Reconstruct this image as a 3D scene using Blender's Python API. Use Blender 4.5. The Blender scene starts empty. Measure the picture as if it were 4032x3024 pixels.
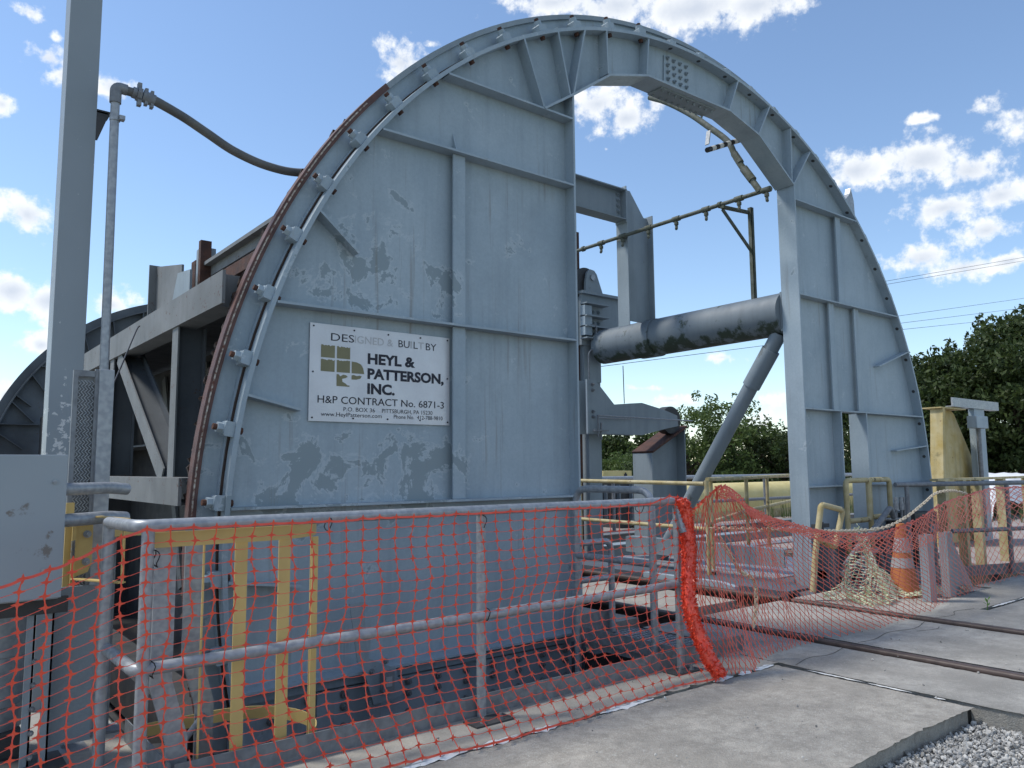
import bpy, math, random
import numpy as np
from math import radians as R, sin, cos, pi, sqrt, atan2
from mathutils import Vector, Matrix
random.seed(7); rng = np.random.default_rng(7)
S = bpy.context.scene; COL = S.collection

# ---------------------------------------------------------------- camera
cd = bpy.data.cameras.new('camera'); cam = bpy.data.objects.new('camera', cd); COL.objects.link(cam)
cd.lens = 27.468; cd.sensor_width = 36; cd.clip_start = .05; cd.clip_end = 3000
cam.matrix_world = Matrix(((0.7837751, -0.0604345, -0.6180973, 0), (-0.6209978, -0.0884937, -0.7788007, 0),
                           (-0.0076313, 0.9942417, -0.1068889, 1.28), (0, 0, 0, 1)))
S.camera = cam
# ---------------------------------------------------------------- light
SUN_AZ, SUN_EL = -48.0, 58.0          # compass angle from +Y towards +X, elevation
w = bpy.data.worlds.new('World'); S.world = w; w.use_nodes = True
nt = w.node_tree; N = nt.nodes; Lk = nt.links
for n in list(N): N.remove(n)
def nd(t, **k):
    n = N.new(t)
    for a, b in k.items(): setattr(n, a, b)
    return n
out = nd('ShaderNodeOutputWorld'); bg = nd('ShaderNodeBackground'); Lk.new(bg.outputs[0], out.inputs[0])
sky = nd('ShaderNodeTexSky', sky_type='NISHITA', sun_disc=False, sun_elevation=R(SUN_EL), sun_rotation=R(SUN_AZ))
sky.air_density = 1.0; sky.dust_density = 0.15; sky.ozone_density = 1.6; sky.altitude = 100
bg.inputs['Strength'].default_value = 0.15
def M(op, a, b=None, c=None, clamp=False):
    n = nd('ShaderNodeMath', operation=op, use_clamp=clamp)
    for i, v in enumerate((a, b, c)):
        if v is None: continue
        if hasattr(v, 'is_output') or isinstance(v, bpy.types.NodeSocket): Lk.new(v, n.inputs[i])
        else: n.inputs[i].default_value = v
    return n.outputs[0]
geo = nd('ShaderNodeTexCoord'); sep = nd('ShaderNodeSeparateXYZ'); Lk.new(geo.outputs['Generated'], sep.inputs[0])
az = M('MULTIPLY', M('ARCTAN2', sep.outputs[0], sep.outputs[1]), 180 / pi)
el = M('MULTIPLY', M('ARCSINE', sep.outputs[2]), 180 / pi)
comb = nd('ShaderNodeCombineXYZ'); Lk.new(az, comb.inputs[0]); Lk.new(el, comb.inputs[1])
nz = nd('ShaderNodeTexNoise'); nz.inputs['Scale'].default_value = 26; nz.inputs['Detail'].default_value = 9; nz.inputs['Roughness'].default_value = .6
Lk.new(geo.outputs['Generated'], nz.inputs['Vector'])
nz2 = nd('ShaderNodeTexNoise'); nz2.inputs['Scale'].default_value = 70; nz2.inputs['Detail'].default_value = 6; nz2.inputs['Roughness'].default_value = .62
Lk.new(geo.outputs['Generated'], nz2.inputs['Vector'])
# clouds standing in the sky: azimuth, elevation, half width, half height (degrees), thickness
CLOUDS = [(42.05,32.1,3.33,0.82,1),(46.67,31.72,3.58,1.35,1),(52.55,30.9,3.75,1.47,1),(57.19,30.54,3.06,1.19,1),(30.25,28.31,1.55,1.2,1),(29.39,27.24,.78,.73,.7),(45.11,25.65,1.89,1.13,1),(47.17,24.62,1.88,1.05,1),(49.44,25.36,.68,.65,.8),(5.41,27.43,.94,.45,.8),(6.9,26.47,.53,.38,.7),(6.58,25.22,1.22,.82,1),(7.81,24.44,1.25,.84,1),(10.56,24.38,1.26,.68,1),(5.95,15.83,1.63,1.06,1),(5.34,11.08,1.71,1.19,1),(7.48,10.73,1.79,1.1,1),(7.11,7.93,1.13,.73,.9),(5.31,4.66,.97,.91,.9),(10.91,10.76,1.63,.9,.9),(70.68,21.98,1.2,.64,.7),(67.49,21.93,1.52,.38,.55),(63.08,19.46,2.05,1.22,1),(66.91,19.41,2.67,1.41,1),(69.78,18.26,1.95,1.11,1),(68.2,16.26,2.38,.86,1),(71.32,16.57,1.66,.94,1),(70.43,14.53,1.57,.73,1),(66.67,13.27,2.08,.94,1),(69.01,12.38,1.99,.81,1),(71.54,12.45,1.42,.62,.9),(53.64,7.69,1.57,.49,.8),(48.03,5.69,1.48,.33,.8),(49.99,4.74,1.94,.47,.8),(55.97,2.95,2.13,.97,.7),(46.33,3.98,1.99,.67,.6),(57.88,4.67,1.79,.96,.6),(4.23,22.05,.82,.73,.8),(45.73,22.66,.32,.31,.6),(32.36,29.55,.62,.34,.6),
 (75,20,3,1.4,1),(79,13,3.5,1.3,1),(-3,14,4,1.5,1),(-6,26,3,1.5,1),(62,35,4,2,1),(38,37,5,2,1),(-14,9,5,1.5,1),(90,16,5,2,1),(20,45,6,3,1)]
acc = None
for a, e, ha, he, s in CLOUDS:
    mp = nd('ShaderNodeVectorMath', operation='MULTIPLY_ADD'); Lk.new(comb.outputs[0], mp.inputs[0])
    sx = cos(R(e)) / (ha * 1.28); sy = 1 / (he * 1.3)
    mp.inputs[1].default_value = (sx, sy, 0); mp.inputs[2].default_value = (-a * sx, -e * sy, 0)
    ln = nd('ShaderNodeVectorMath', operation='LENGTH'); Lk.new(mp.outputs[0], ln.inputs[0])
    v = M('SUBTRACT', s, ln.outputs['Value'])
    if acc is None: acc = v
    else:
        acc = M('MAXIMUM', acc, v)
# other parts of the sky: scattered clouds of the same kind
nz3 = nd('ShaderNodeTexNoise'); nz3.inputs['Scale'].default_value = 5; nz3.inputs['Detail'].default_value = 3; Lk.new(geo.outputs['Generated'], nz3.inputs['Vector'])
behind = M('MULTIPLY', M('ABSOLUTE', M('SUBTRACT', az, 38)), 1 / 60.0)
gen = M('SUBTRACT', M('MULTIPLY', M('SUBTRACT', nz3.outputs['Fac'], .52), 7), M('MULTIPLY', M('SUBTRACT', 1.3, behind, clamp=True), 9))
acc = M('MAXIMUM', acc, gen)
dens = M('ADD', acc, M('ADD', M('MULTIPLY', M('SUBTRACT', nz.outputs['Fac'], .47), 2.7), M('MULTIPLY', M('SUBTRACT', nz2.outputs['Fac'], .5), 1.3)))
mask = nd('ShaderNodeMapRange', interpolation_type='SMOOTHSTEP'); Lk.new(dens, mask.inputs[0]); mask.inputs[1].default_value = .08; mask.inputs[2].default_value = .8
core = nd('ShaderNodeMapRange', interpolation_type='SMOOTHSTEP'); Lk.new(M('ADD', acc, M('MULTIPLY', nz.outputs['Fac'], .9)), core.inputs[0]); core.inputs[1].default_value = .75; core.inputs[2].default_value = 1.6
cc = nd('ShaderNodeMix', data_type='RGBA'); Lk.new(core.outputs[0], cc.inputs['Factor'])
CW = 5.3
cc.inputs['A'].default_value = (CW * .97, CW * .99, CW * 1.0, 1); cc.inputs['B'].default_value = (CW * .60, CW * .66, CW * .76, 1)
mix = nd('ShaderNodeMix', data_type='RGBA'); Lk.new(M('MULTIPLY', mask.outputs[0], .95), mix.inputs['Factor'])
gam = nd('ShaderNodeMix', data_type='RGBA', blend_type='MULTIPLY'); gam.inputs['Factor'].default_value = 1; gam.inputs['B'].default_value = (.88, .90, .91, 1)
Lk.new(sky.outputs[0], gam.inputs['A']); Lk.new(gam.outputs['Result'], mix.inputs['A']); Lk.new(cc.outputs['Result'], mix.inputs['B']); Lk.new(mix.outputs['Result'], bg.inputs['Color'])
sl = bpy.data.lights.new('sun', 'SUN'); sl.energy = 2.5; sl.angle = R(11); sl.color = (1, .95, .87)
so = bpy.data.objects.new('sun', sl); COL.objects.link(so)
sd = Vector((sin(R(SUN_AZ)) * cos(R(SUN_EL)), cos(R(SUN_AZ)) * cos(R(SUN_EL)), sin(R(SUN_EL))))
so.rotation_euler = sd.to_track_quat('Z', 'Y').to_euler()
vs = S.view_settings; vs.view_transform = 'Standard'; vs.look = 'None'; vs.exposure = 0.52; vs.gamma = 1; vs.use_curve_mapping = False

# ---------------------------------------------------------------- materials
def mat(name, base, rough=.6, metal=0, var=None, vscale=2.5, patch=None, pscale=3, pth=.6, pedge=.02, rust=0, rustcol=(.09, .035, .02),
        bump=.15, bscale=60, streak=0, region=None, spec=.4, vdet=6, fine=0, halo=None, runs=0, mott=0):
    m = bpy.data.materials.new(name); m.use_nodes = True; t = m.node_tree; n = t.nodes; l = t.links
    p = n['Principled BSDF']; p.inputs['Roughness'].default_value = rough; p.inputs['Metallic'].default_value = metal
    p.inputs['Specular IOR Level'].default_value = spec
    g = n.new('ShaderNodeNewGeometry'); pos = g.outputs['Position']
    def noise(sc, det=5, ro=.55, st=None, dist=0):
        k = n.new('ShaderNodeTexNoise'); k.inputs['Scale'].default_value = sc; k.inputs['Detail'].default_value = det; k.inputs['Roughness'].default_value = ro; k.inputs['Distortion'].default_value = dist
        if st:
            q = n.new('ShaderNodeVectorMath'); q.operation = 'MULTIPLY'; l.new(pos, q.inputs[0]); q.inputs[1].default_value = st; l.new(q.outputs[0], k.inputs['Vector'])
        else: l.new(pos, k.inputs['Vector'])
        return k.outputs['Fac']
    def rampf(f, a, b):
        k = n.new('ShaderNodeMapRange'); l.new(f, k.inputs[0]); k.inputs[1].default_value = a; k.inputs[2].default_value = b; return k.outputs[0]
    def mx(f, a, b):
        k = n.new('ShaderNodeMix'); k.data_type = 'RGBA'
        for s, v in (('Factor', f), ('A', a), ('B', b)):
            if isinstance(v, bpy.types.NodeSocket): l.new(v, k.inputs[s])
            else: k.inputs[s].default_value = v if s == 'Factor' else (*v[:3], 1)
        return k.outputs['Result']
    def mt(op, a, b):
        k = n.new('ShaderNodeMath'); k.operation = op
        for i, v in enumerate((a, b)):
            if isinstance(v, bpy.types.NodeSocket): l.new(v, k.inputs[i])
            else: k.inputs[i].default_value = v
        return k.outputs[0]
    c = tuple(base)
    if var: c = mx(rampf(noise(vscale, vdet), .35, .65), base, var)
    if streak:
        c = mx(mt('MULTIPLY', rampf(noise(1, 5, .6, (9, 9, .7)), .5, .75), streak), c, tuple(x * .55 for x in base))
    if fine:
        c = mx(mt('MULTIPLY', rampf(noise(bscale * 1.5, 3, .7), .4, .65), fine), c, tuple(x * .6 for x in base))
    if mott:
        c = mx(mt('MULTIPLY', rampf(noise(9, 10, .82), .42, .6), mott), c, tuple(x*.42 for x in base))
        c = mx(mt('MULTIPLY', rampf(noise(60, 5, .75), .55, .7), mott*.8), c, tuple(min(.6, x*1.35) for x in base))
        c = mx(mt('MULTIPLY', rampf(noise(.8, 9, .7), .48, .6), mott*.75), c, tuple(x*.5 for x in base))
    if patch:
        f = noise(pscale, 10, .66, None, .4 if halo else 0)
        if region:
            sp = n.new('ShaderNodeSeparateXYZ'); l.new(pos, sp.inputs[0]); tot = None
            for (x0, z0, rx, rz, amt) in region:
                dx = mt('MULTIPLY', mt('SUBTRACT', sp.outputs[0], x0), 1 / rx); dz = mt('MULTIPLY', mt('SUBTRACT', sp.outputs[2], z0), 1 / rz)
                d = mt('SUBTRACT', 1, mt('ADD', mt('MULTIPLY', dx, dx), mt('MULTIPLY', dz, dz)))
                d = mt('MULTIPLY', mt('MAXIMUM', d, 0), amt)
                tot = d if tot is None else mt('MAXIMUM', tot, d)
            f = mt('ADD', f, tot)
        if halo:
            c = mx(mt('MULTIPLY', rampf(f, pth - .035, pth - .012), .55), c, halo)
        c = mx(rampf(f, pth, pth + pedge), c, patch)
    if runs:
        c = mx(mt('MULTIPLY', mt('MULTIPLY', rampf(noise(1, 4, .6, (24, 24, .8)), .58, .74), rampf(noise(1.3, 2), .48, .6)), runs), c, (.16, .125, .085))
        c = mx(mt('MULTIPLY', rampf(noise(.9, 7, .7), .52, .66), .35), c, tuple(x*.72 for x in base))
    if rust:
        c = mx(rampf(mt('ADD', mt('MULTIPLY', noise(11, 6, .7), .6), mt('MULTIPLY', noise(45, 4, .7), .4)), 1 - rust, 1 - rust + .05), c, rustcol)
    if isinstance(c, tuple): p.inputs['Base Color'].default_value = (*c, 1)
    else: l.new(c, p.inputs['Base Color'])
    if bump:
        b = n.new('ShaderNodeBump'); b.inputs['Strength'].default_value = bump; b.inputs['Distance'].default_value = .01
        l.new(noise(bscale, 4, .6), b.inputs['Height']); l.new(b.outputs[0], p.inputs['Normal'])
    l.new(rampf(noise(7, 4), .2, .9), (k := n.new('ShaderNodeMapRange')).inputs[0]); k.inputs[3].default_value = max(0, rough - .12); k.inputs[4].default_value = min(1, rough + .12)
    l.new(k.outputs[0], p.inputs['Roughness'])
    return m
PEEL = [(2.1, 1.2, .8, .45, .19), (2.95, 1.25, .5, .5, .20), (2.55, 2.95, .5, .55, .17), (3.0, 2.6, .35, .4, .16), (2.4, 2.55, .8, .28, .15), (2.2, 3.5, .6, .4, .07), (4.0, 4.3, .3, .3, .03), (3.9, .5, .3, .4, .06)]
MT = dict(
 paint=mat('grey_paint', (.28, .35, .405), .55, var=(.345, .415, .465), vscale=1.3, patch=(.225, .28, .31), pscale=4.2, pth=.66, rust=.315, bump=.08, bscale=30, region=PEEL, streak=.3, fine=.15, halo=(.44, .50, .54), runs=.5),
 paint2=mat('grey_paint_dull', (.27, .32, .355), .6, var=(.22, .265, .295), vscale=2, patch=(.33, .38, .41), pscale=4, pth=.68, rust=.37, bump=.1, streak=.4, fine=.2),
 rear=mat('grime_and_shade_paint', (.10, .115, .13), .75, var=(.07, .08, .092), vscale=2, rust=.4, bump=.1, streak=.3),  # grime on the rear ring, painted-in shade on the truss webs
 truss=mat('weathered_grey_paint', (.19, .20, .205), .7, var=(.14, .15, .155), vscale=2, rust=.42, bump=.1, streak=.45),
 galv=mat('galvanized_steel', (.36, .38, .40), .48, .35, var=(.27, .29, .315), vscale=34, vdet=1, bump=.03, rust=.27, streak=.2),
 galvd=mat('dull_galvanized', (.22, .235, .25), .6, .2, var=(.16, .17, .185), vscale=22, vdet=2, bump=.05, rust=.34, streak=.3),
 rust=mat('rusty_steel', (.10, .045, .03), .85, var=(.055, .03, .026), vscale=9, bump=.5, bscale=50),
 trackrail=mat('brown_track_rail', (.085, .062, .055), .55, var=(.05, .038, .035), vscale=12, bump=.15, bscale=40),
 rustrail=mat('worn_rusty_rail', (.13, .065, .055), .65, var=(.08, .045, .042), vscale=12, bump=.2, bscale=40),
 crust=mat('grease_crust', (.03, .022, .02), .9, var=(.06, .035, .025), vscale=25, bump=.8, bscale=60),
 flake=mat('flaking_white_edge', (.55, .52, .45), .8, var=(.13, .05, .035), vscale=40, vdet=4, bump=.3),
 yellow=mat('yellow_paint', (.62, .455, .17), .5, var=(.54, .39, .15), vscale=5, rust=.33, bump=.05, streak=.2),
 yellowold=mat('faded_yellow_paint', (.50, .44, .27), .65, var=(.36, .29, .13), vscale=7, patch=(.10, .085, .045), pscale=9, pth=.63, rust=.42, bump=.2, streak=.4),
 yellowp=mat('pale_yellow_paint', (.66, .56, .26), .6, var=(.58, .48, .20), vscale=3, rust=.36, bump=.1, streak=.15),
 yellowstain=mat('stained_yellow_paint', (.52, .44, .24), .7, var=(.42, .31, .10), vscale=4, patch=(.16, .15, .08), pscale=3, pth=.6, pedge=.12, rust=.4, bump=.2, streak=.6),
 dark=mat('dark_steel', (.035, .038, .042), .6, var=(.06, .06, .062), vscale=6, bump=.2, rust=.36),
 black=mat('black_rubber', (.015, .015, .017), .5, bump=.05),
 hose=mat('grey_rubber_hose', (.095, .098, .098), .6, var=(.13, .13, .125), vscale=8, bump=.05),
 brace=mat('brace_paint', (.175, .215, .245), .6, var=(.21, .25, .28), vscale=2, patch=(.14, .16, .17), pscale=5, pth=.62, rust=.3, bump=.05, streak=.2),
 dgirder=mat('dark_blue_grey_paint', (.10, .12, .145), .6, var=(.075, .09, .11), vscale=2, rust=.33, bump=.1, streak=.3),
 mossy=mat('mossy_pipe_steel', (.12, .13, .115), .75, var=(.07, .08, .055), vscale=14, rust=.36, bump=.3, bscale=40),
 bigpipe=mat('pipe_paint', (.135, .165, .19), .6, var=(.165, .195, .22), vscale=1.5, patch=(.035, .05, .035), pscale=6, pth=.58, pedge=.10, rust=.3, bump=.08, region=[(7.9, 2.78, 2, .2, .16)], streak=.3),
 concrete=mat('concrete', (.46, .445, .41), .9, mott=.6, var=(.235, .228, .21), vscale=1.9, vdet=9, patch=(.44, .43, .40), pscale=9, pth=.66, pedge=.12, rust=.29, rustcol=(.2, .14, .09), bump=.7, bscale=130, fine=.6),
 concreted=mat('worn_dark_concrete', (.50, .47, .415), .92, mott=.7, var=(.36, .34, .305), vscale=2.6, vdet=9, patch=(.40, .38, .34), pscale=14, pth=.68, pedge=.1, rust=.29, rustcol=(.16, .12, .09), bump=.8, bscale=130, fine=.75),
 concrete2=mat('pale_concrete', (.40, .375, .33), .9, mott=.35, var=(.32, .305, .275), vscale=1.8, bump=.3, bscale=90, fine=.4),
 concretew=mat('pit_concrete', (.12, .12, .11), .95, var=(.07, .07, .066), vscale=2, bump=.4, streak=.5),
 sealant=mat('white_joint_sealant', (.72, .73, .72), .6, var=(.6, .62, .63), vscale=20, bump=.1),
 jointgap=mat('dark_joint_filler', (.02, .02, .018), .9, bump=.3),
 gravelb=mat('gravel_bed', (.17, .165, .155), .95, var=(.33, .32, .30), vscale=40, vdet=5, bump=1, bscale=45),
 grass=mat('rough_grass', (.10, .13, .045), .95, var=(.16, .15, .07), vscale=.7, bump=1, bscale=12),
 orange=mat('orange_plastic_net', (.80, .085, .035), .38, var=(.68, .06, .03), vscale=14, bump=0, spec=.6),
 orange2=mat('fine_orange_net', (.72, .11, .06), .45, var=(.62, .09, .05), vscale=9, bump=0),
 orangecone=mat('orange_cone_rubber', (.50, .17, .055), .6, var=(.40, .14, .06), vscale=6, bump=.05),
 whitecone=mat('white_cone_sleeve', (.37, .37, .38), .55, var=(.30, .30, .30), vscale=8, bump=0),
 camo=mat('pale_green_netting', (.60, .66, .42), .6, var=(.72, .74, .58), vscale=6, bump=0),
 alu=mat('brushed_aluminium_sign', (.62, .63, .66), .42, .25, var=(.56, .57, .60), vscale=5, bump=.02, fine=.08, rust=.25),
 ink=mat('black_lettering', (.012, .013, .025), .5, bump=0),
 inkpale=mat('worn_away_lettering', (.47, .48, .50), .5, var=(.40, .41, .42), vscale=20, bump=0),
 olive=mat('olive_logo_paint', (.205, .19, .105), .5, var=(.175, .165, .09), vscale=9, bump=0),
 white=mat('white_plastic_sheet', (.78, .79, .8), .5, var=(.7, .71, .72), vscale=3, bump=.3, bscale=8),
 whitep=mat('white_band_paint', (.5, .5, .48), .6, bump=.05),
 bark=mat('bark', (.07, .055, .04), .95, bump=.8, bscale=30),
 cabinet=mat('cabinet_paint', (.285, .325, .355), .42, var=(.265, .305, .335), vscale=1.5, patch=(.16, .15, .14), pscale=8, pth=.72, pedge=.05, region=[(.42, 1.0, .22, .22, .15)], bump=.02),
 pink=mat('red_dust_floor', (.27, .225, .205), .85, var=(.3, .27, .25), vscale=3, bump=.2),
 chain=mat('cream_plastic_chain', (.62, .52, .38), .5, bump=0),
)
def leafmat(name, a, b):
    m = bpy.data.materials.new(name); m.use_nodes = True; t = m.node_tree; n = t.nodes; l = t.links; p = n['Principled BSDF']
    g = n.new('ShaderNodeNewGeometry'); k = n.new('ShaderNodeMix'); k.data_type = 'RGBA'
    l.new(g.outputs['Random Per Island'], k.inputs['Factor']); k.inputs['A'].default_value = (*a, 1); k.inputs['B'].default_value = (*b, 1)
    l.new(k.outputs['Result'], p.inputs['Base Color']); p.inputs['Roughness'].default_value = .55; p.inputs['Specular IOR Level'].default_value = .3
    tr = n.new('ShaderNodeBsdfTranslucent'); l.new(k.outputs['Result'], tr.inputs[0]); ms = n.new('ShaderNodeMixShader'); ms.inputs[0].default_value = .3
    l.new(p.outputs[0], ms.inputs[1]); l.new(tr.outputs[0], ms.inputs[2]); l.new(ms.outputs[0], n['Material Output'].inputs[0]); return m
MT['leaf1'] = leafmat('dark_leaves', (.026, .044, .014), (.07, .10, .028)); MT['leaf2'] = leafmat('green_leaves', (.045, .075, .02), (.12, .17, .045))
MT['leaf3'] = leafmat('weed_leaves', (.1, .22, .03), (.15, .3, .06))
gm = bpy.data.materials.new('gravel_stone'); gm.use_nodes = True; _n = gm.node_tree.nodes; _l = gm.node_tree.links
_g = _n.new('ShaderNodeNewGeometry'); _r = _n.new('ShaderNodeValToRGB'); _l.new(_g.outputs['Random Per Island'], _r.inputs[0])
_r.color_ramp.elements[0].color = (.17, .17, .165, 1); _r.color_ramp.elements[1].color = (.56, .55, .52, 1); e_ = _r.color_ramp.elements.new(.5); e_.color = (.34, .335, .32, 1)
_l.new(_r.outputs[0], _n['Principled BSDF'].inputs['Base Color']); _n['Principled BSDF'].inputs['Roughness'].default_value = .9; MT['gravel'] = gm

# ---------------------------------------------------------------- mesh helpers
class MB:
    def __init__(s): s.v = []; s.f = []
    def add(s, vs, fs):
        o = len(s.v); s.v += [tuple(x) for x in vs]; s.f += [tuple(i + o for i in f) for f in fs]; return s
    def box(s, a, b):
        x0, y0, z0 = (min(a[i], b[i]) for i in range(3)); x1, y1, z1 = (max(a[i], b[i]) for i in range(3))
        return s.add([(x0,y0,z0),(x1,y0,z0),(x1,y1,z0),(x0,y1,z0),(x0,y0,z1),(x1,y0,z1),(x1,y1,z1),(x0,y1,z1)], [(0,3,2,1),(4,5,6,7),(0,1,5,4),(1,2,6,5),(2,3,7,6),(3,0,4,7)])
    def bar(s, p, q, w, h, up=(0, 0, 1)):
        p = Vector(p); q = Vector(q); d = (q - p).normalized(); up = Vector(up); sd_ = d.cross(up)
        if sd_.length < 1e-4: sd_ = d.cross(Vector((0, 1, 0)))
        sd_.normalize(); u = sd_.cross(d).normalized(); a = sd_ * w / 2; b = u * h / 2
        return s.add([p-a-b, p+a-b, p+a+b, p-a+b, q-a-b, q+a-b, q+a+b, q-a+b], [(0,1,2,3),(7,6,5,4),(0,4,5,1),(1,5,6,2),(2,6,7,3),(3,7,4,0)])
    def tube(s, pts, r, seg=12, caps=True, radii=None):
        pts = [Vector(p) for p in pts]; n = len(pts); up = None; o = len(s.v); vs = []
        for i, p in enumerate(pts):
            d = (pts[min(i+1, n-1)] - pts[max(i-1, 0)]).normalized()
            if up is None: up = d.orthogonal().normalized()
            up = (up - d * up.dot(d)).normalized(); b = d.cross(up); rr = radii[i] if radii else r
            for k in range(seg):
                a = 2 * pi * k / seg; vs.append(p + (up * cos(a) + b * sin(a)) * rr)
        fs = [(i*seg+k, i*seg+(k+1)%seg, (i+1)*seg+(k+1)%seg, (i+1)*seg+k) for i in range(n-1) for k in range(seg)]
        if caps: fs += [tuple(range(seg))[::-1], tuple((n-1)*seg+k for k in range(seg))]
        return s.add(vs, fs)
    def prism(s, poly, d0, d1, plane='xz'):
        def P(a, b, d): return {'xz': (a, d, b), 'yz': (d, a, b), 'xy': (a, b, d)}[plane]
        n = len(poly); vs = [P(a, b, d0) for a, b in poly] + [P(a, b, d1) for a, b in poly]
        return s.add(vs, [tuple(range(n)), tuple(range(2*n-1, n-1, -1))] + [(i, (i+1) % n, n+(i+1) % n, n+i) for i in range(n)])
    def arc(s, c, r0, r1, a0, a1, y0, y1, n=96):
        vs = []
        for i in range(n + 1):
            a = R(a0 + (a1 - a0) * i / n)
            for r, y in ((r0, y0), (r1, y0), (r1, y1), (r0, y1)): vs.append((c[0] + r * cos(a), y, c[1] + r * sin(a)))
        fs = [(i*4+k, i*4+(k+1) % 4, (i+1)*4+(k+1) % 4, (i+1)*4+k) for i in range(n) for k in range(4)] + [(0, 1, 2, 3), (n*4+3, n*4+2, n*4+1, n*4)]
        return s.add(vs, fs)
    def cyl(s, p, q, r, seg=12): return s.tube([p, q], r, seg)
def tag(o, label=None, cat=None, group=None, kind=None):
    if label: o['label'] = label
    if cat: o['category'] = cat
    if group: o['group'] = group
    if kind: o['kind'] = kind
    return o
ORG = {}
def build(name, mb, m, parent=None, smooth=40, bevel=0, **kw):
    o0 = ORG.get(parent.name, Vector((0, 0, 0))) if parent else Vector((0, 0, 0))
    me = bpy.data.meshes.new(name); me.from_pydata([Vector(v) - o0 for v in mb.v], [], mb.f); me.update()
    me.materials.append(MT[m] if isinstance(m, str) else m)
    if smooth:
        me.polygons.foreach_set('use_smooth', [True] * len(me.polygons)); me.set_sharp_from_angle(angle=R(smooth))
    o = bpy.data.objects.new(name, me); COL.objects.link(o)
    if parent: o.parent = parent; ORG[o.name] = o0
    if bevel:
        bm = o.modifiers.new('bevel', 'BEVEL'); bm.width = bevel; bm.segments = 2; bm.limit_method = 'ANGLE'
    return tag(o, **kw)
def thing(name, loc, label, cat, group=None):
    e = bpy.data.objects.new(name, None); COL.objects.link(e); e.location = loc; ORG[e.name] = Vector(loc); e.empty_display_size = .1
    return tag(e, label, cat, group)
def inst(o, parent, mw):
    c = o.copy(); COL.objects.link(c); c.parent = parent; c.matrix_local = mw; return c
def fillet(pts, r, n=6):
    pts = [Vector(p) for p in pts]; out_ = [pts[0]]
    for i in range(1, len(pts) - 1):
        a = (pts[i-1] - pts[i]); b = (pts[i+1] - pts[i]); rr = min(r, a.length * .49, b.length * .49); A = pts[i] + a.normalized() * rr; B = pts[i] + b.normalized() * rr
        for k in range(n + 1):
            t = k / n; out_.append(A * (1-t)**2 + pts[i] * 2 * t * (1-t) + B * t * t)
    return out_ + [pts[-1]]
def smoothpath(pts, n=8):
    P = [Vector(p) for p in pts]; P = [P[0] * 2 - P[1]] + P + [P[-1] * 2 - P[-2]]; o = []
    for i in range(1, len(P) - 2):
        for k in range(n):
            t = k / n; o.append(.5 * ((2 * P[i]) + (P[i+1] - P[i-1]) * t + (2*P[i-1] - 5*P[i] + 4*P[i+1] - P[i+2]) * t*t + (3*P[i] - P[i-1] - 3*P[i+1] + P[i+2]) * t**3))
    return o + [P[-2]]
def nut(mb, p, ax, r=.02, h=.016, stud=True):
    p = Vector(p); ax = Vector(ax).normalized()
    mb.tube([p, p + ax * .004], r * 1.25, 10); mb.tube([p + ax * .004, p + ax * (.004 + h)], r, 6)
    if stud: mb.tube([p + ax * (.004 + h), p + ax * (.004 + h * 2.0)], r * .5, 6)
    return mb

# ================================================================= SETTING
PX0, PX1, PY0, PY1 = .96, 11.9, 3.42, 21.6     # pit
g = MB(); B = 900
def hole_sheet(mb, x0, x1, y0, y1, z, hx0, hx1, hy0, hy1):
    v = [(x0,y0),(x1,y0),(x1,y1),(x0,y1),(hx0,hy0),(hx1,hy0),(hx1,hy1),(hx0,hy1)]
    mb.add([(a, b, z) for a, b in v], [(0,1,5,4),(1,2,6,5),(2,3,7,6),(3,0,4,7)])
hole_sheet(g, -B, B, -B, B, -.17, -1.5, 20, -6, 25)
tag(build('ground', g, 'grass'), kind='structure')
g = MB(); hole_sheet(g, -8, 60, -8, 30, -.166, PX0-.02, PX1+.02, PY0-.02, PY1+.02)
tag(build('gravel_yard', g, 'gravelb'), kind='structure')
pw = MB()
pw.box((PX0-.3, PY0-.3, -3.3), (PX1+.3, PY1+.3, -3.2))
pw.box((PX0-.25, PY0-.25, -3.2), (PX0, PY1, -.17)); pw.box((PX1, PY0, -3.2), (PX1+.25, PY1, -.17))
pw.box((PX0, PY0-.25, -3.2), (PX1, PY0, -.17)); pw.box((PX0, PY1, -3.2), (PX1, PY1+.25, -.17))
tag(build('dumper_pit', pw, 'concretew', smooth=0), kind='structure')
def chip(poly, edges, step=.035, amt=.006):
    o = []; n = len(poly)
    for i, p in enumerate(poly):
        o.append(p)
        if i in edges:
            q = poly[(i+1) % n]; L = math.hypot(q[0]-p[0], q[1]-p[1]); k = int(min(L, 9)/step)
            nx, ny = -(q[1]-p[1])/L, (q[0]-p[0])/L
            for j in range(1, k):
                t = (1 - (k-j)*step/L) if L > 9 else j/k; d = max(0, random.gauss(0, 1))*amt*(3 if random.random() < .06 else 1); o.append((p[0]+(q[0]-p[0])*t + nx*d, p[1]+(q[1]-p[1])*t + ny*d))
    return o
def slab(name, poly, z1, z0, m, bev=.012):
    mb = MB().prism(poly, z0, z1, 'xy'); o = build(name, mb, m, smooth=0, bevel=bev); return tag(o, kind='structure')
slabA = slab('concrete_slab', chip([(0, 1.88), (3.2, 1.87), (3.9, 1.9), (4.6, 1.89), (4.6, 3.045), (0, 3.035)], (0, 1, 2, 3, 4)), -.012, -.16, 'concreted', .02)
slabB = slab('pit_edge_slab', chip([(PX0-.0, 3.075), (4.625, 3.075), (4.625, 3.45), (4.13, 3.45), (4.13, 3.419), (PX0, 3.419)], (0, 1)), .0, -.4, 'concrete2')
slabL = slab('side_slab', [(.56, 3.075), (PX0-.003, 3.075), (PX0-.003, 12), (.56, 12)], .0, -.4, 'concrete2')
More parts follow.
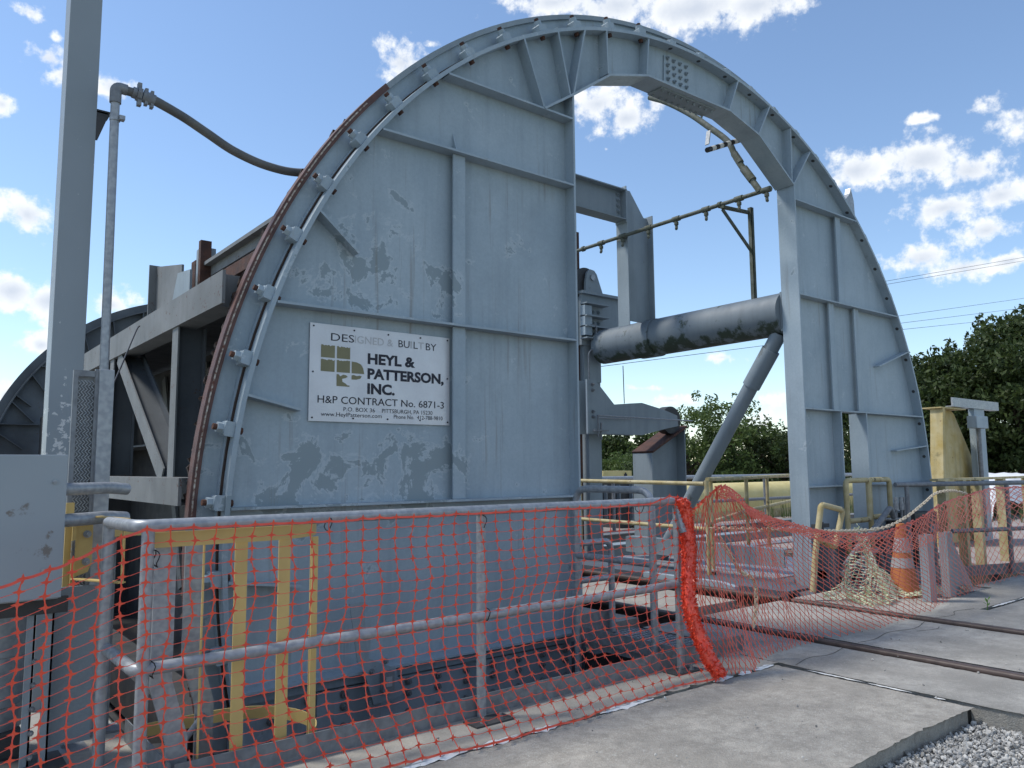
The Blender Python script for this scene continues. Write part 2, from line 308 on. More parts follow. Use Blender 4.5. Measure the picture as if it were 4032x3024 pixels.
slabL2 = slab('outer_side_slab', [(-6, 3.085), (.49, 3.085), (.49, 12), (-6, 12)], -.02, -.4, 'concrete2')
tx = [(4.65, 5.34), (5.575, 6.74), (6.99, 7.66)]
for i, (a, b) in enumerate(tx):
    yb = -6; poly = [(a, yb), (b, yb), (b, 4.40), (a, 4.40)]
    if i == 0: poly = chip([(4.65, 3.46), (4.65, 0), (4.65, yb), (5.34, yb), (5.34, 0), (5.34, 4.40), (4.83, 4.40), (4.83, 3.46)], (0, 4))
    else: poly = chip([(a, yb), (b, yb), (b, 0), (b, 4.4), (a, 4.4), (a, 0)], (2, 4), .04, .004)
    slab('track_slab', poly, .0, -.35, 'concrete', .01)
slab('track_slab', [(7.66, 3.02), (9.1, 3.02), (9.1, 3.42), (8.0, 3.42), (8.0, 4.0), (7.66, 4.0)], -.002, -.35, 'concrete', .01)
slab('right_slab', [(7.72, -6), (16, -6), (16, 2.96), (7.72, 2.96)], -.015, -.3, 'concrete')
slab('far_right_slab', [(9.13, 3.02), (16, 3.02), (16, 3.6), (9.13, 3.6)], -.004, -.35, 'concrete')
tag(build('groove_floor', MB().box((5.335, -6, -.35), (5.58, 4.39, -.13)).box((6.735, -6, -.35), (6.995, 4.39, -.13)).box((5.566, -6, -.12), (5.576, 4.39, -.006)).box((6.982, -6, -.12), (6.991, 4.39, -.006)), 'jointgap', smooth=0), kind='structure')
jf = MB().box((-6, 3.03, -.16), (4.66, 3.08, -.035)).box((4.595, 1.9, -.15), (4.655, 3.05, -.035)).box((7.65, -6, -.2), (7.73, 3.03, -.04)).box((7.7, 2.95, -.2), (16, 3.03, -.04)).box((.48, 3.1, -.3), (.57, 12, -.06))
tag(build('joint_filler', jf, 'jointgap', smooth=0), kind='structure')
def strips(x0, x1, f, segs, par):
    for a, b in segs:
        mb = MB(); n = max(4, int((b - a) / .025)); top = []; bot = []
        for i in range(n + 1):
            t = a + (b - a) * i / n; edge = min(1, 3 * min(i, n - i) / n + .15)
            top.append((t, random.uniform(.012, .022) * edge)); bot.append((t, -random.uniform(.004, .022) * edge))
        poly = top + bot[::-1]; mb.add([f(u, v) for u, v in poly], [(i, i+1, 2*n-i, 2*n+1-i) for i in range(n)]); build('joint_sealant', mb, 'sealant', par, smooth=0)
strips(0, 0, lambda u, v: (u, 3.058 + v, -.004 + (v*.4)), [(1.2, 1.75), (1.78, 2.15), (2.18, 2.5), (2.53, 2.7), (3.0, 3.42), (3.95, 4.15), (4.2, 4.34), (4.36, 4.58)], slabA)
strips(0, 0, lambda u, v: (4.632 + v*.8, u, -.006), [(2.48, 2.86), (2.2, 2.46), (2.02, 2.08)], slabA)
strips(0, 0, lambda u, v: (u, 2.99 + v, -.004), [(7.9, 8.5), (8.52, 9.4)], slabA)
for o in list(slabA.children): ORG[o.name] = Vector((0, 0, 0))
# cracks in the slabs are thin dark lines
ck = MB()
for pts in ([(5.58, 3.02), (5.8, 3.0), (6.1, 3.05), (6.4, 2.99), (6.73, 3.06)], [(4.66, 2.95), (4.9, 3.0), (5.1, 2.96), (5.37, 3.01)], [(6.95, 3.08), (7.2, 3.03), (7.4, 3.1), (7.65, 3.04)], [(6.3, 2.93), (6.5, 2.87), (6.62, 2.9)]):
    P = smoothpath([(x, y, .003) for x, y in pts], 5)
    for p, q in zip(P, P[1:]): ck.bar(p, q, .0028, .001)
tag(build('slab_crack', ck, 'jointgap', smooth=0), kind='structure')
# rails set in the slab
for i, x in enumerate((5.42, 6.83)):
    t = thing('track_rail', (x, 0, 0), ['near brown steel rail set in the concrete by the red net', 'far brown steel rail running behind the traffic cone'][i], 'rail')
    prof = [(-.065,-.15),(.065,-.15),(.065,-.14),(.012,-.12),(.012,-.035),(.037,-.02),(.037,.012),(.028,.022),(-.028,.022),(-.037,.012),(-.037,-.02),(-.012,-.035),(-.012,-.12),(-.065,-.14)]
    y1 = 4.32
    build('rail_head', MB().prism([(x+a, b) for a, b in prof], -6, y1, 'xz'), 'trackrail', t, smooth=60)
# gravel stones
ico_v = np.array([(0,0,1),(.9,0,.4),(.28,.85,.4),(-.72,.53,.4),(-.72,-.53,.4),(.28,-.85,.4),(.72,.53,-.4),(-.28,.85,-.4),(-.9,0,-.4),(-.28,-.85,-.4),(.72,-.53,-.4),(0,0,-1)])
ico_f = np.array([(0,1,2),(0,2,3),(0,3,4),(0,4,5),(0,5,1),(1,6,2),(2,7,3),(3,8,4),(4,9,5),(5,10,1),(6,7,2),(7,8,3),(8,9,4),(9,10,5),(10,6,1),(11,7,6),(11,8,7),(11,9,8),(11,10,9),(11,6,10)])
def rocks(n, x0, x1, y0, y1, z0, zv, s0, s1):
    V = np.zeros((n, 12, 3)); sz = rng.uniform(s0, s1, n) * rng.choice([.6, 1, 1, 1.5], n)
    for i in range(n):
        q = rng.normal(size=(3, 3)); u_, _, v_ = np.linalg.svd(q); v = ico_v * rng.uniform(.7, 1.25, (12, 1)) * (1, .8, .6); v = v @ (u_ @ v_) * sz[i]
        V[i] = v + (rng.uniform(x0, x1), rng.uniform(y0, y1), z0 + rng.uniform(0, zv))
    F = (ico_f[None] + np.arange(n)[:, None, None] * 12).reshape(-1, 3); return V.reshape(-1, 3), F
V, F = rocks(15000, 2.7, 4.64, .95, 1.885, -.115, .028, .0055, .0125)
tag(build('gravel_bed', MB().box((2.3, .6, -.16), (4.645, 1.86, -.112)), 'gravelb', smooth=0), kind='structure')
me = bpy.data.meshes.new('gravel'); me.from_pydata(V.tolist(), [], F.tolist()); me.materials.append(gm)
go = bpy.data.objects.new('gravel', me); COL.objects.link(go); tag(go, 'loose pale grey gravel below the slab edge', 'gravel', kind='stuff')

# ================================================================= ROTARY DUMPER
C = (6.18, .82); RO = 4.62; Y0 = 4.70; YW = 4.81; YB = 5.0
D = thing('rotary_car_dumper', (6.18, 4.7, 0), 'huge grey steel ring and barrel of a rail car dumper with peeling paint', 'car dumper')
def arcx(z, side, r=4.585): return C[0] + side * sqrt(r*r - (z - C[1])**2)
INNER = [(4.43, 4.48), (4.88, 4.80), (5.40, 4.96), (6.67, 4.98), (7.18, 4.85), (7.81, 4.44)]
def arcpts(a0, a1, n=40, r=4.60): return [(C[0] + r*cos(R(a0 + (a1-a0)*i/n)), C[1] + r*sin(R(a0 + (a1-a0)*i/n))) for i in range(n+1)]
aL = math.degrees(atan2(-.03 - C[1], -sqrt(4.6**2 - .85**2))) % 360; aR = -math.degrees(math.asin(.85/4.6))
atop = math.degrees(atan2(sqrt(4.6**2 - .18**2), -.18))
def ring_face(y, parts=True):
    left = [(4.43, -.03), (4.43, 4.48), (4.88, 4.80), (5.40, 4.96), (6.0, 4.969)] + arcpts(92.2, aL)
    right = [(6.0, 4.969), (6.67, 4.98), (7.18, 4.85), (7.81, 4.44), (7.83, 4.4), (7.83, -.6), (8.59, -.6), (8.59, 1.9), (9.17, 1.9), (9.17, -.6), (arcx(-.6, 1), -.6)] + arcpts(-17.5, 92.2)
    return left, right
lf, rt = ring_face(0)
build('web_plate', MB().prism(lf, YW, YW+.016), 'paint', D, smooth=0, label='broad left web plate with peeling paint patches')
build('web_plate', MB().prism(rt, YW, YW+.016), 'paint', D, smooth=0)
build('ring_flange', MB().arc(C, RO-.03, RO, -48, 228, Y0, YB, 150), 'paint', D, smooth=30)
rl = MB().arc(C, RO, RO+.014, -48, 228, 4.80, 4.94, 150).arc(C, RO+.014, RO+.125, -48, 228, 4.855, 4.885, 150)
build('ring_rail_web', rl, 'paint', D, smooth=30)
build('ring_rail_head', MB().arc(C, RO+.125, RO+.165, -48, 137, 4.83, 4.91, 110), 'paint2', D, smooth=30)
build('rail_groove', MB().arc(C, RO+.001, RO+.010, -48, 228, 4.775, 4.80, 150), 'crust', D, smooth=30)
hd = build('ring_rail_head', MB().arc(C, RO+.125, RO+.17, 137, 228, 4.83, 4.91, 60), 'rustrail', D, smooth=30, label='rusty worn rail head on the left of the ring')
# flaking edge line and crust behind
build('flaking_edge', MB().arc(C, RO+.147, RO+.156, 140, 228, 4.824, 4.829, 70), 'flake', hd, smooth=30)
mb = MB(); vs = []; n = 260
for i in range(n + 1):
    a = R(141 + 84 * i / n); r = RO + .13 + random.uniform(.0, .055)
    for rr, y in ((RO+.06, 4.90), (r, 4.93), (r - .02, 5.02), (RO+.05, 5.03)): vs.append((C[0] + rr*cos(a), y + random.uniform(-.006, .006), C[1] + rr*sin(a)))
mb.add(vs, [(i*4+k, i*4+(k+1) % 4, (i+1)*4+(k+1) % 4, (i+1)*4+k) for i in range(n) for k in range(4)])
build('rust_crust', mb, 'crust', D, smooth=0)
# clips (> nut, bolt)
clip0 = nut0 = bolt0 = None
def radial_mat(a, r, y):
    a = R(a); return Matrix.Translation(Vector((C[0] + r*cos(a), y, C[1] + r*sin(a))) - Vector((6.18, 4.7, 0))) @ Matrix(((cos(a), 0, -sin(a), 0), (0, 1, 0, 0), (sin(a), 0, cos(a), 0), (0, 0, 0, 1)))
ang = 176.7; cl_angles = [176.7 + 5.47*2, 176.7 + 5.47] + [176.7 - 5.47*k for k in range(0, 34)]
def mesh_only(name, mb, m):
    o = build(name, mb, m, smooth=30); me_ = o.data; bpy.data.objects.remove(o); return me_
clip_me = mesh_only('rail_clip', MB().prism([(0, -.05), (.058, -.05), (.066, -.042), (.066, .042), (.058, .05), (0, .05)], -.055, .045, 'xz').box((.0, .045, -.03), (.03, .075, .03)), 'paint')
nut_me = mesh_only('nut', MB().tube([(.066, -.01, 0), (.072, -.01, 0)], .044, 14).tube([(.072, -.01, 0), (.108, -.01, 0)], .037, 6), 'paint')
bolt_me = mesh_only('bolt', MB().tube([(-.065, -.01, 0), (-.036, -.01, 0), (-.033, -.01, 0), (.135, -.01, 0)], .021, 8, True, [.024, .024, .019, .021]), 'rust')
bolt_dark = bolt_me.copy(); bolt_dark.materials.clear(); bolt_dark.materials.append(MT['dark'])
for a in cl_angles:
    o = bpy.data.objects.new('rail_clip', clip_me); COL.objects.link(o); o.parent = D; o.matrix_local = radial_mat(a, RO, 4.765) @ Matrix.Diagonal((.9 if a > 95 else .5, .92, .9, 1)) @ Matrix.Rotation(R(random.uniform(-4, 4)), 4, 'X')
    for nm, mm in (('nut', nut_me), ('bolt', bolt_me if a > 95 else bolt_dark)):
        c = bpy.data.objects.new(nm, mm); COL.objects.link(c); c.parent = o
# edge flanges of the opening
build('edge_flange', MB().box((4.42, Y0, -.03), (4.44, 4.92, 4.47)), 'paint', D, smooth=0)
build('edge_flange', MB().box((7.82, Y0, -.6), (7.84, 4.92, 4.47)), 'paint', D, smooth=0)
build('edge_flange', MB().box((8.58, Y0, -.6), (8.60, 4.92, 1.9)), 'paint', D, smooth=0)
build('edge_flange', MB().box((9.16, Y0, -.6), (9.18, 4.92, 1.9)), 'paint', D, smooth=0)
sf = [(4.10, 4.26)] + INNER
for k, (p, q) in enumerate(zip(sf, sf[1:])):
    if k == 2 or True: build('inner_flange', MB().bar((p[0], 4.81, p[1]), (q[0], 4.81, q[1]), .24, .02), 'paint', D, smooth=0)
build('splice_strap', MB().bar((5.65, 4.84, 4.945), (6.5, 4.84, 4.962), .18, .016), 'paint2', D, smooth=0)
for y in (4.78, 4.90):
    for i in range(9):
        build('bolt', nut(MB(), (5.7 + i*.095, y, 4.94), (0, 0, -1), .012, .010), 'paint2', D)
# stiffeners
def stiff(a, b, y0=Y0, m='paint', th=.016, name='stiffener'):
    p = (a[0], (y0+YW)/2, a[1]); q = (b[0], (y0+YW)/2, b[1]); return build(name, MB().bar(p, q, YW-y0, th), m, D, smooth=0)
for z in (4.26, 3.67, 2.335, 1.05): stiff((arcx(z, -1), z), (4.42, z))
stiff((arcx(-.02, -1), -.02), (4.42, -.02), 4.66)
stiff((arcx(.62, -1), .62), (2.05, .56))
for a, b in [((3.88,4.83),(4.1,4.27)), ((4.26,5.03),(4.4,4.46)), ((4.59,5.14),(4.44,4.49)), ((4.86,5.22),(4.87,4.81)), ((5.43,5.34),(5.39,4.97)), ((6.84,5.36),(6.67,4.99)), ((7.41,5.24),(7.18,4.86)), ((7.81,5.1),(7.79,4.46)), ((8.2,4.92),(7.83,4.45))]:
    stiff(a, b)
stiff((3.27, 3.66), (3.27, 2.345)); stiff((3.27, 2.325), (3.27, 1.06)); stiff((3.3, 1.04), (3.3, -.01)) if False else None
build('stiffener', MB().add([(3.25, Y0+.05, 3.68), (3.25, YW, 3.68), (3.25, YW, 3.85), (3.262, Y0+.05, 3.68), (3.262, YW, 3.68), (3.262, YW, 3.85)], [(0,1,2),(5,4,3),(0,3,4,1),(1,4,5,2),(2,5,3,0)]), 'paint', D, smooth=0)
def stub(a, b):   # tapering gusset fin
    mb = MB(); t = .008; d = Vector((b[0]-a[0], 0, b[1]-a[1])).normalized(); nrm = Vector((-d.z, 0, d.x)) * t
    P = [Vector((a[0], Y0, a[1])), Vector((b[0], Y0+.03, b[1])), Vector((b[0], YW, b[1])), Vector((a[0], YW, a[1]))]
    mb.add([p-nrm for p in P] + [p+nrm for p in P], [(0,1,2,3),(7,6,5,4),(0,4,5,1),(1,5,6,2),(2,6,7,3),(3,7,4,0)]); build('gusset', mb, 'paint', D, smooth=0)
stub((2.12, 2.99), (2.43, 2.75)); stub((1.66, 1.74), (2.04, 1.66)); stub((10.36, 2.75), (9.62, 2.51)); stub((10.75, 1.53), (9.94, 1.46))
for z in (4.28, 3.19): stiff((7.84, z), (arcx(z, 1), z))
stiff((7.84, 1.91), (arcx(1.91, 1), 1.91)); stiff((7.84, 1.05), (8.59, 1.05)); stiff((9.17, 1.05), (arcx(1.05, 1), 1.05))
stiff((8.82, 4.27), (8.82, 3.2)); stiff((8.57, 3.18), (8.57, 1.92)); stiff((9.14, 3.18), (9.14, 1.92)); 
# splice plate with bolts
sp = build('splice_plate', MB().prism([(5.74, 4.985), (6.14, 4.99), (6.14, 5.36), (5.76, 5.33)], YW-.014, YW-.002), 'paint', D, smooth=0)
for i in range(4):
    for j in range(5): build('bolt', nut(MB(), (5.80 + i*.094, YW-.014, 5.02 + j*.072), (0, -1, 0), .018, .016), 'paint2', sp)
# lower bolted girder
G_ = build('lower_girder', MB().box((1.66, 4.80, -.62), (4.40, 4.82, -.05)).box((1.66, 4.70, -.64), (4.40, 4.9, -.62)).box((1.7, 4.74, -.10), (4.40, 4.80, -.055)), 'paint', D, smooth=0)
G2 = build('splice_plate', MB().box((2.2, 4.775, -.56), (3.35, 4.795, -.12)).box((3.5, 4.775, -.56), (4.3, 4.795, -.12)), 'paint', D, smooth=0)
for i in range(11):
    x = 1.9 + i * .24
    for z in (-.16, -.235, -.36, -.435): build('bolt', nut(MB(), (x, 4.77, z), (0, -1, 0), .021, .018), 'galvd', G2)
# main truss and barrel
T = MB
def part(name, mb, m='truss', par=None, **k): return build(name, mb, m, par or D, smooth=k.pop('smooth', 0), **k)
part('top_chord', T().box((1.58, 4.93, 2.33), (1.60, 11.6, 2.545)).box((1.60, 5.04, 2.33), (1.74, 11.6, 2.345)).box((1.60, 5.04, 2.53), (1.74, 11.6, 2.545)).box((1.60, 5.04, 2.345), (1.74, 5.05, 2.53)))
part('bottom_chord', T().box((1.36, 4.93, 1.07), (1.38, 11.6, 1.235)).box((1.38, 5.04, 1.07), (1.6, 11.6, 1.085)).box((1.38, 5.04, 1.22), (1.6, 11.6, 1.235)), label='flat bottom chord with a brown rust stain')
x_b, x_t, zb, zt = 1.60, 1.60, 1.235, 2.33
def member(name, a, b, wd=.15, dp=.19):    # wide flange section, flanges facing out of the truss
    a = Vector(a); b = Vector(b); ax = Vector((1, 0, 0)); sidev = (b-a).normalized().cross(ax).normalized()
    m_ = part(name, T().bar(a, b, .012, wd, sidev), 'truss'); part('inner_flange_and_web', T().bar(a + ax*dp, b + ax*dp, .012, wd, sidev).bar(a + ax*dp/2, b + ax*dp/2, dp - .014, .012, sidev), 'rear', m_)  # inner flange and web painted darker than the lit outer flange, shade in the colour
for y in (6.0, 8.1, 10.2, 11.5): member('truss_vertical', (x_b, y, zb), (x_t, y, zt))
for a, b in (((x_b, 6.22, zb), (x_t, 7.85, zt)), ((x_b, 10.0, zb), (x_t, 8.35, zt))): member('truss_diagonal', a, b)
part('side_plate', T().box((2.6, 5.0, -.6), (2.62, 20.4, 2.5)), 'dark')  # dark plates inside the barrel: shade under the roof put into their colour
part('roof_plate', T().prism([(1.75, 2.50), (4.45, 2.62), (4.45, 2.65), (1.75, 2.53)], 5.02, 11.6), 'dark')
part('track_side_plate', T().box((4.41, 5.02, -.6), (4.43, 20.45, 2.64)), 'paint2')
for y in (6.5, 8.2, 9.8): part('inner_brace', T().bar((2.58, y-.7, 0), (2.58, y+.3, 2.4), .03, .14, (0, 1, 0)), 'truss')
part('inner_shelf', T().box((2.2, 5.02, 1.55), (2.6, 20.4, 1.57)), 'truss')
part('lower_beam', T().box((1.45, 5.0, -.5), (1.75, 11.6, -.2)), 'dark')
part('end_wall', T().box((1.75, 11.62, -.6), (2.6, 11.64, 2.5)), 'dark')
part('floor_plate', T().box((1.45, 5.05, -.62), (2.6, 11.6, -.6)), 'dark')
# assemblies on top of the chord
ta = part('top_bracket', T().prism([(7.4, 2.55), (8.278, 2.55), (8.278, 3.33), (7.4, 3.17)], 2.0, 2.02, 'yz').box((1.93, 8.28, 2.55), (2.12, 8.30, 3.34)), 'truss')
part('top_gusset', T().prism([(7.45, 2.56), (6.78, 2.56), (6.78, 2.98), (7.15, 3.02)], 1.90, 1.92, 'yz'), 'paint2')
part('hydraulic_post', T().box((1.97, 6.74, 2.56), (2.06, 6.80, 3.24)).box((2.0, 6.98, 2.7), (2.1, 7.1, 3.12)), 'rust', label='rusty upright on the top chord')
part('hydraulic_post', T().box((2.0, 6.81, 2.6), (2.12, 6.96, 3.20)), 'paint2')
part('top_beam', T().box((2.0, 5.1, 3.02), (2.16, 6.75, 3.05)).box((2.06, 5.1, 2.94), (2.08, 6.75, 3.02)), 'truss')
part('rusty_box', T().box((2.12, 5.2, 2.62), (2.4, 6.6, 2.88)), 'dark')
part('rusty_rail', T().box((2.03, 5.2, 2.80), (2.12, 6.5, 2.90)).box((2.03, 6.35, 2.56), (2.1, 6.5, 2.8)), 'rust')
# rear end ring
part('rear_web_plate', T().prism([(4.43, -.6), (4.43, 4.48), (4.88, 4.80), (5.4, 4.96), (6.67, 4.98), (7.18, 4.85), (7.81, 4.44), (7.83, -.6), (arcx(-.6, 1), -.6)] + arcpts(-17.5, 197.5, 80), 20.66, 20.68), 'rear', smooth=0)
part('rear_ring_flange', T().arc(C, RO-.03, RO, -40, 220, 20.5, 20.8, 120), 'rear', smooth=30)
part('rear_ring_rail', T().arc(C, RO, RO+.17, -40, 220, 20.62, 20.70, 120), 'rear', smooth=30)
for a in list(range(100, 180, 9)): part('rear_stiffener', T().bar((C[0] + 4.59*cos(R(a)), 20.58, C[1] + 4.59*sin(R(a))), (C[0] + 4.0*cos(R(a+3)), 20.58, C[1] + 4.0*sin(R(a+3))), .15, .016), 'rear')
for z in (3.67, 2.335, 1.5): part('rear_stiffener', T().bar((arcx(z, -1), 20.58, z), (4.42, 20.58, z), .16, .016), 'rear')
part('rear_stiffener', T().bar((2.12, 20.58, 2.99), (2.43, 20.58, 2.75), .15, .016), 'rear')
# deck carrying the track through the ring
dk = thing('track_platform', (6.13, 5, 0), 'steel and concrete platform carrying the rails through the ring', 'platform')
build('deck_plate', T().box((4.7, 4.92, -.2), (5.33, 11.9, -.06)).box((5.5, 4.92, -.2), (6.76, 11.9, -.06)), 'concrete2', dk, smooth=0)
build('side_girder', T().box((7.02, 4.5, -.55), (7.05, 11.9, .02)).box((7.02, 4.5, .02), (7.5, 11.9, .045)), 'dgirder', dk, smooth=0)
build('side_girder', T().box((4.5, 4.92, -.5), (4.68, 11.9, -.03)), 'dgirder', dk, smooth=0)
for x in (5.42, 6.84): build('running_rail', T().prism([(x+a, b) for a, b in prof], 4.45, 11.9, 'xz'), 'trackrail', dk, smooth=60)
build('rail_stop', T().prism([(4.95, -.3), (5.05, .04), (5.25, .07), (6.3, .07), (6.3, -.3)], 6.92, 7.0, 'yz'), 'paint', dk, smooth=0)
build('cross_beam', T().box((4.5, 4.62, -.4), (7.0, 4.75, -.2)), 'dark', dk, smooth=0)
dp = MB(); cor = [(7.5, 4.95), (8.3, 4.95), (8.62, 5.1), (8.7, 5.45), (8.7, 7.5), (7.5, 7.5)]
rp = [(7.52, 4.74), (7.84, 4.72)] + [(7.95, 5.0), (7.95, 7.5), (7.52, 7.5)]
build('checker_plate', T().prism([(7.5, 5.7), (7.5, 4.93), (8.5, 4.93), (9.3, 5.3), (9.4, 6.3), (7.9, 7.5), (7.5, 7.5)], .075, .09, 'xy'), 'galv', dk, smooth=0)
build('upstand', T().box((7.8, 5.02, .16), (7.82, 7.4, .36)).box((7.82, 5.02, .35), (7.95, 7.4, .36)), 'paint2', dk, smooth=0)

# ================================================================= NAMEPLATE
SX0, SX1, SZ0, SZ1, SY = 2.115, 3.215, 1.595, 2.245, 4.797
sg = thing('contract_sign', (SX0, SY, SZ0), 'brushed aluminium maker sign with black lettering screwed to the ring plate', 'sign')
build('sign_plate', T().box((SX0, SY, SZ0), (SX1, SY+.004, SZ1)), 'alu', sg, smooth=0)
SW, SH = SX1-SX0, SZ1-SZ0
def sgp(u, v): return SX0 + u*SW, SZ0 + (1-v)*SH
def text(s, u, v, w_, h_, m='ink', bold=0):   # (u,v) lower left corner, w_,h_ fractions of the plate
    cu = bpy.data.curves.new('lettering', 'FONT'); cu.body = s; cu.size = 1; cu.offset = bold; cu.resolution_u = 3
    o = bpy.data.objects.new('lettering', cu); COL.objects.link(o); bpy.context.view_layer.update()
    me_ = bpy.data.meshes.new_from_object(o.evaluated_get(bpy.context.evaluated_depsgraph_get())); bpy.data.objects.remove(o)
    co = np.array([v_.co[:] for v_ in me_.vertices]); x0, x1 = co[:, 0].min(), co[:, 0].max()
    capH = .72; x, z = sgp(u, v); sx_ = w_*SW/(x1-x0); sz_ = h_*SH/capH
    me_.vertices.foreach_set('co', np.stack([(co[:, 0]-x0)*sx_ + x - SX0, np.full(len(co), -.0015), co[:, 1]*sz_ + z - SZ0], 1).ravel()); me_.update()
    me_.materials.clear(); me_.materials.append(MT[m]); o = bpy.data.objects.new('lettering', me_); COL.objects.link(o); o.parent = sg; return o
# geometry measured on the rectified plate
text('DES', .135, .165, .155, .082); text('IGNED &', .295, .165, .27, .082, 'inkpale')
text('BU', .605, .162, .082, .082); text('I', .694, .162, .012, .082, 'inkpale'); text('L', .718, .162, .032, .082); text('T', .752, .162, .045, .082, 'inkpale'); text('BY', .812, .165, .082, .082)
text('HEYL &', .385, .37, .345, .108, bold=.042); text('PATTERSON,', .385, .53, .568, .108, bold=.042); text('INC.', .385, .69, .195, .108, bold=.042)
text('H&P CONTRACT No. 6871-3', .055, .812, .90, .078, bold=.004)
text('P.O. BOX 36', .225, .888, .215, .044); text('PITTSBURGH, PA 15230', .49, .888, .375, .044)
text('www.HeylPatterson.com', .078, .945, .41, .044); text('Phone No.  412-788-9810', .575, .945, .37, .044)
def logo(u0, v0, u1, v1, shape=None):
    n = 9; pts = []
    def jag(a): return a + random.uniform(-.003, .003)
    if shape is None:
        pts = [(u0, v0)] + [(u0 + (u1-u0)*i/n, jag(v0) if i % 2 else v0 + random.uniform(0, .012)) for i in range(1, n)] + [(u1, v0), (u1, v1), (u0, v1)]
    else: pts = shape
    P = [sgp(*p) for p in pts]; build('logo_square', T().prism(P, SY-.0018, SY-.0008), 'olive', sg, smooth=0)
logo(.072, .215, .162, .345); logo(.176, .218, .264, .345); logo(.072, .365, .162, .488); logo(.176, .362, .264, .488)
logo(0, 0, 0, 0, [(.276, .365), (.31, .37), (.34, .39), (.355, .43), (.362, .488), (.276, .488)])
logo(0, 0, 0, 0, [(.176, .508), (.19, .51), (.20, .53), (.22, .51), (.24, .515), (.25, .53), (.235, .545), (.212, .555), (.215, .585), (.235, .60), (.25, .62), (.262, .618), (.262, .632), (.176, .632)])
logo(0, 0, 0, 0, [(.276, .512), (.29, .505), (.31, .515), (.33, .508), (.345, .515), (.335, .54), (.31, .552), (.276, .555)])
for u, v in ((.022, .03), (.29, .035), (.53, .04), (.77, .035), (.982, .03), (.022, .5), (.982, .47), (.022, .965), (.29, .96), (.53, .955), (.77, .955), (.985, .965)):
    x, z = sgp(u, v); build('screw', T().tube([(x, SY, z), (x, SY-.004, z)], .006, 8), 'ink', sg)

# ================================================================= GUARDRAILS
PR = .025
gr = thing('guardrail', (.78, 3.4, 0), 'galvanized pipe guardrail at the pit edge wrapped in square orange netting', 'guardrail')
def P_(name, pts, m='galv', par=None, r=PR, seg=14, fl=0, **k):
    return build(name, T().tube(fillet(pts, fl) if fl else pts, r, seg), m, par, smooth=50, **k)
P_('top_rail', [(.79, 3.92, 1.05), (.79, 3.4, 1.06), (4.02, 3.36, 1.06), (4.02, 3.30, .86)], par=gr, r=.026, fl=.07)
P_('mid_rail', [(.80, 3.9, .50), (.80, 3.4, .50), (4.02, 3.36, .53)], par=gr, fl=.05)
for x, y in ((.79, 3.92), (.83, 3.4), (2.48, 3.40), (4.02, 3.36)): P_('post', [(x, y, -.0), (x, y, 1.05)], par=gr)
for x in (.79, 2.48, 4.0):
    b_ = build('base_plate', T().box((x-.13, 3.26, 0), (x+.11, 3.38, .009)), 'dark' if x > 1 else 'galv', gr, smooth=0)
    for dx in (-.07, .04): build('anchor_bolt', nut(T(), (x+dx, 3.29, .009), (0, 0, 1), .013, .013), 'galvd', b_)
build('toe_board', T().box((.97, 3.422, 0), (4.78, 3.428, .105)), 'galvd', gr, smooth=0)
build('toe_board', T().box((.955, 3.44, 0), (.961, 4.2, .105)), 'galvd', gr, smooth=0)
ir = thing('guardrail', (4.12, 3.7, 0), 'shorter galvanized guardrail running back from the pit corner beside the grating', 'guardrail', )
P_('top_rail', [(4.12, 3.66, .0), (4.12, 3.66, 1.12), (4.12, 4.42, 1.12), (4.12, 4.42, -.5)], par=ir, fl=.12, r=.026)
P_('mid_rail', [(4.12, 3.66, .62), (4.12, 4.42, .62)], par=ir)
build('toe_board', T().box((4.13, 3.45, 0), (4.136, 4.5, .1)), 'galvd', ir, smooth=0)
lr = thing('guardrail', (4.5, 4.5, 0), 'low looped galvanized rail in front of the ring edge', 'guardrail')
P_('top_rail', [(4.14, 4.46, .70), (4.53, 4.46, .70), (4.53, 4.46, 0)], par=lr, fl=.08); P_('mid_rail', [(4.16, 4.46, .42), (4.53, 4.46, .42)], par=lr)
build('kick_plate', T().box((4.14, 4.5, 0), (4.54, 4.506, .16)), 'galvd', lr, smooth=0)
# bar grating (many alike bars: one part for bearing bars kept as pieces)
def grating(name, x0, x1, y0, y1, z, lab, nb, ncr):
    t = thing(name, (x0, y0, z), lab, 'grating')
    build('frame', T().box((x0, y0, z-.05), (x1, y0+.012, z)).box((x0, y1-.012, z-.05), (x1, y1, z)).box((x0, y0, z-.05), (x0+.012, y1, z)).box((x1-.012, y0, z-.05), (x1, y1, z)), 'galvd', t, smooth=0)
    b0 = None
    for i in range(1, nb):
        x = x0 + (x1-x0)*i/nb
        if b0 is None: b0 = build('bearing_bar', T().box((x-.003, y0+.012, z-.035), (x+.003, y1-.012, z-.002)), 'galv', t, smooth=0); bx = x
        else: inst(b0, t, Matrix.Translation((x-bx, 0, 0)))
    c0 = None
    for i in range(1, ncr):
        y = y0 + (y1-y0)*i/ncr
        if c0 is None: c0 = build('cross_bar', T().box((x0+.012, y-.004, z-.012), (x1-.012, y+.004, z-.001)), 'galv', t, smooth=0); by = y
        else: inst(c0, t, Matrix.Translation((0, y-by, 0)))
grating('grating', 4.16, 4.80, 3.47, 4.47, -.005, 'grey bar grating at the pit corner behind the red roll', 20, 18)
grating('grating', 8.05, 9.1, 3.44, 4.6, -.01, 'dark bar grating behind the traffic cone', 26, 18)
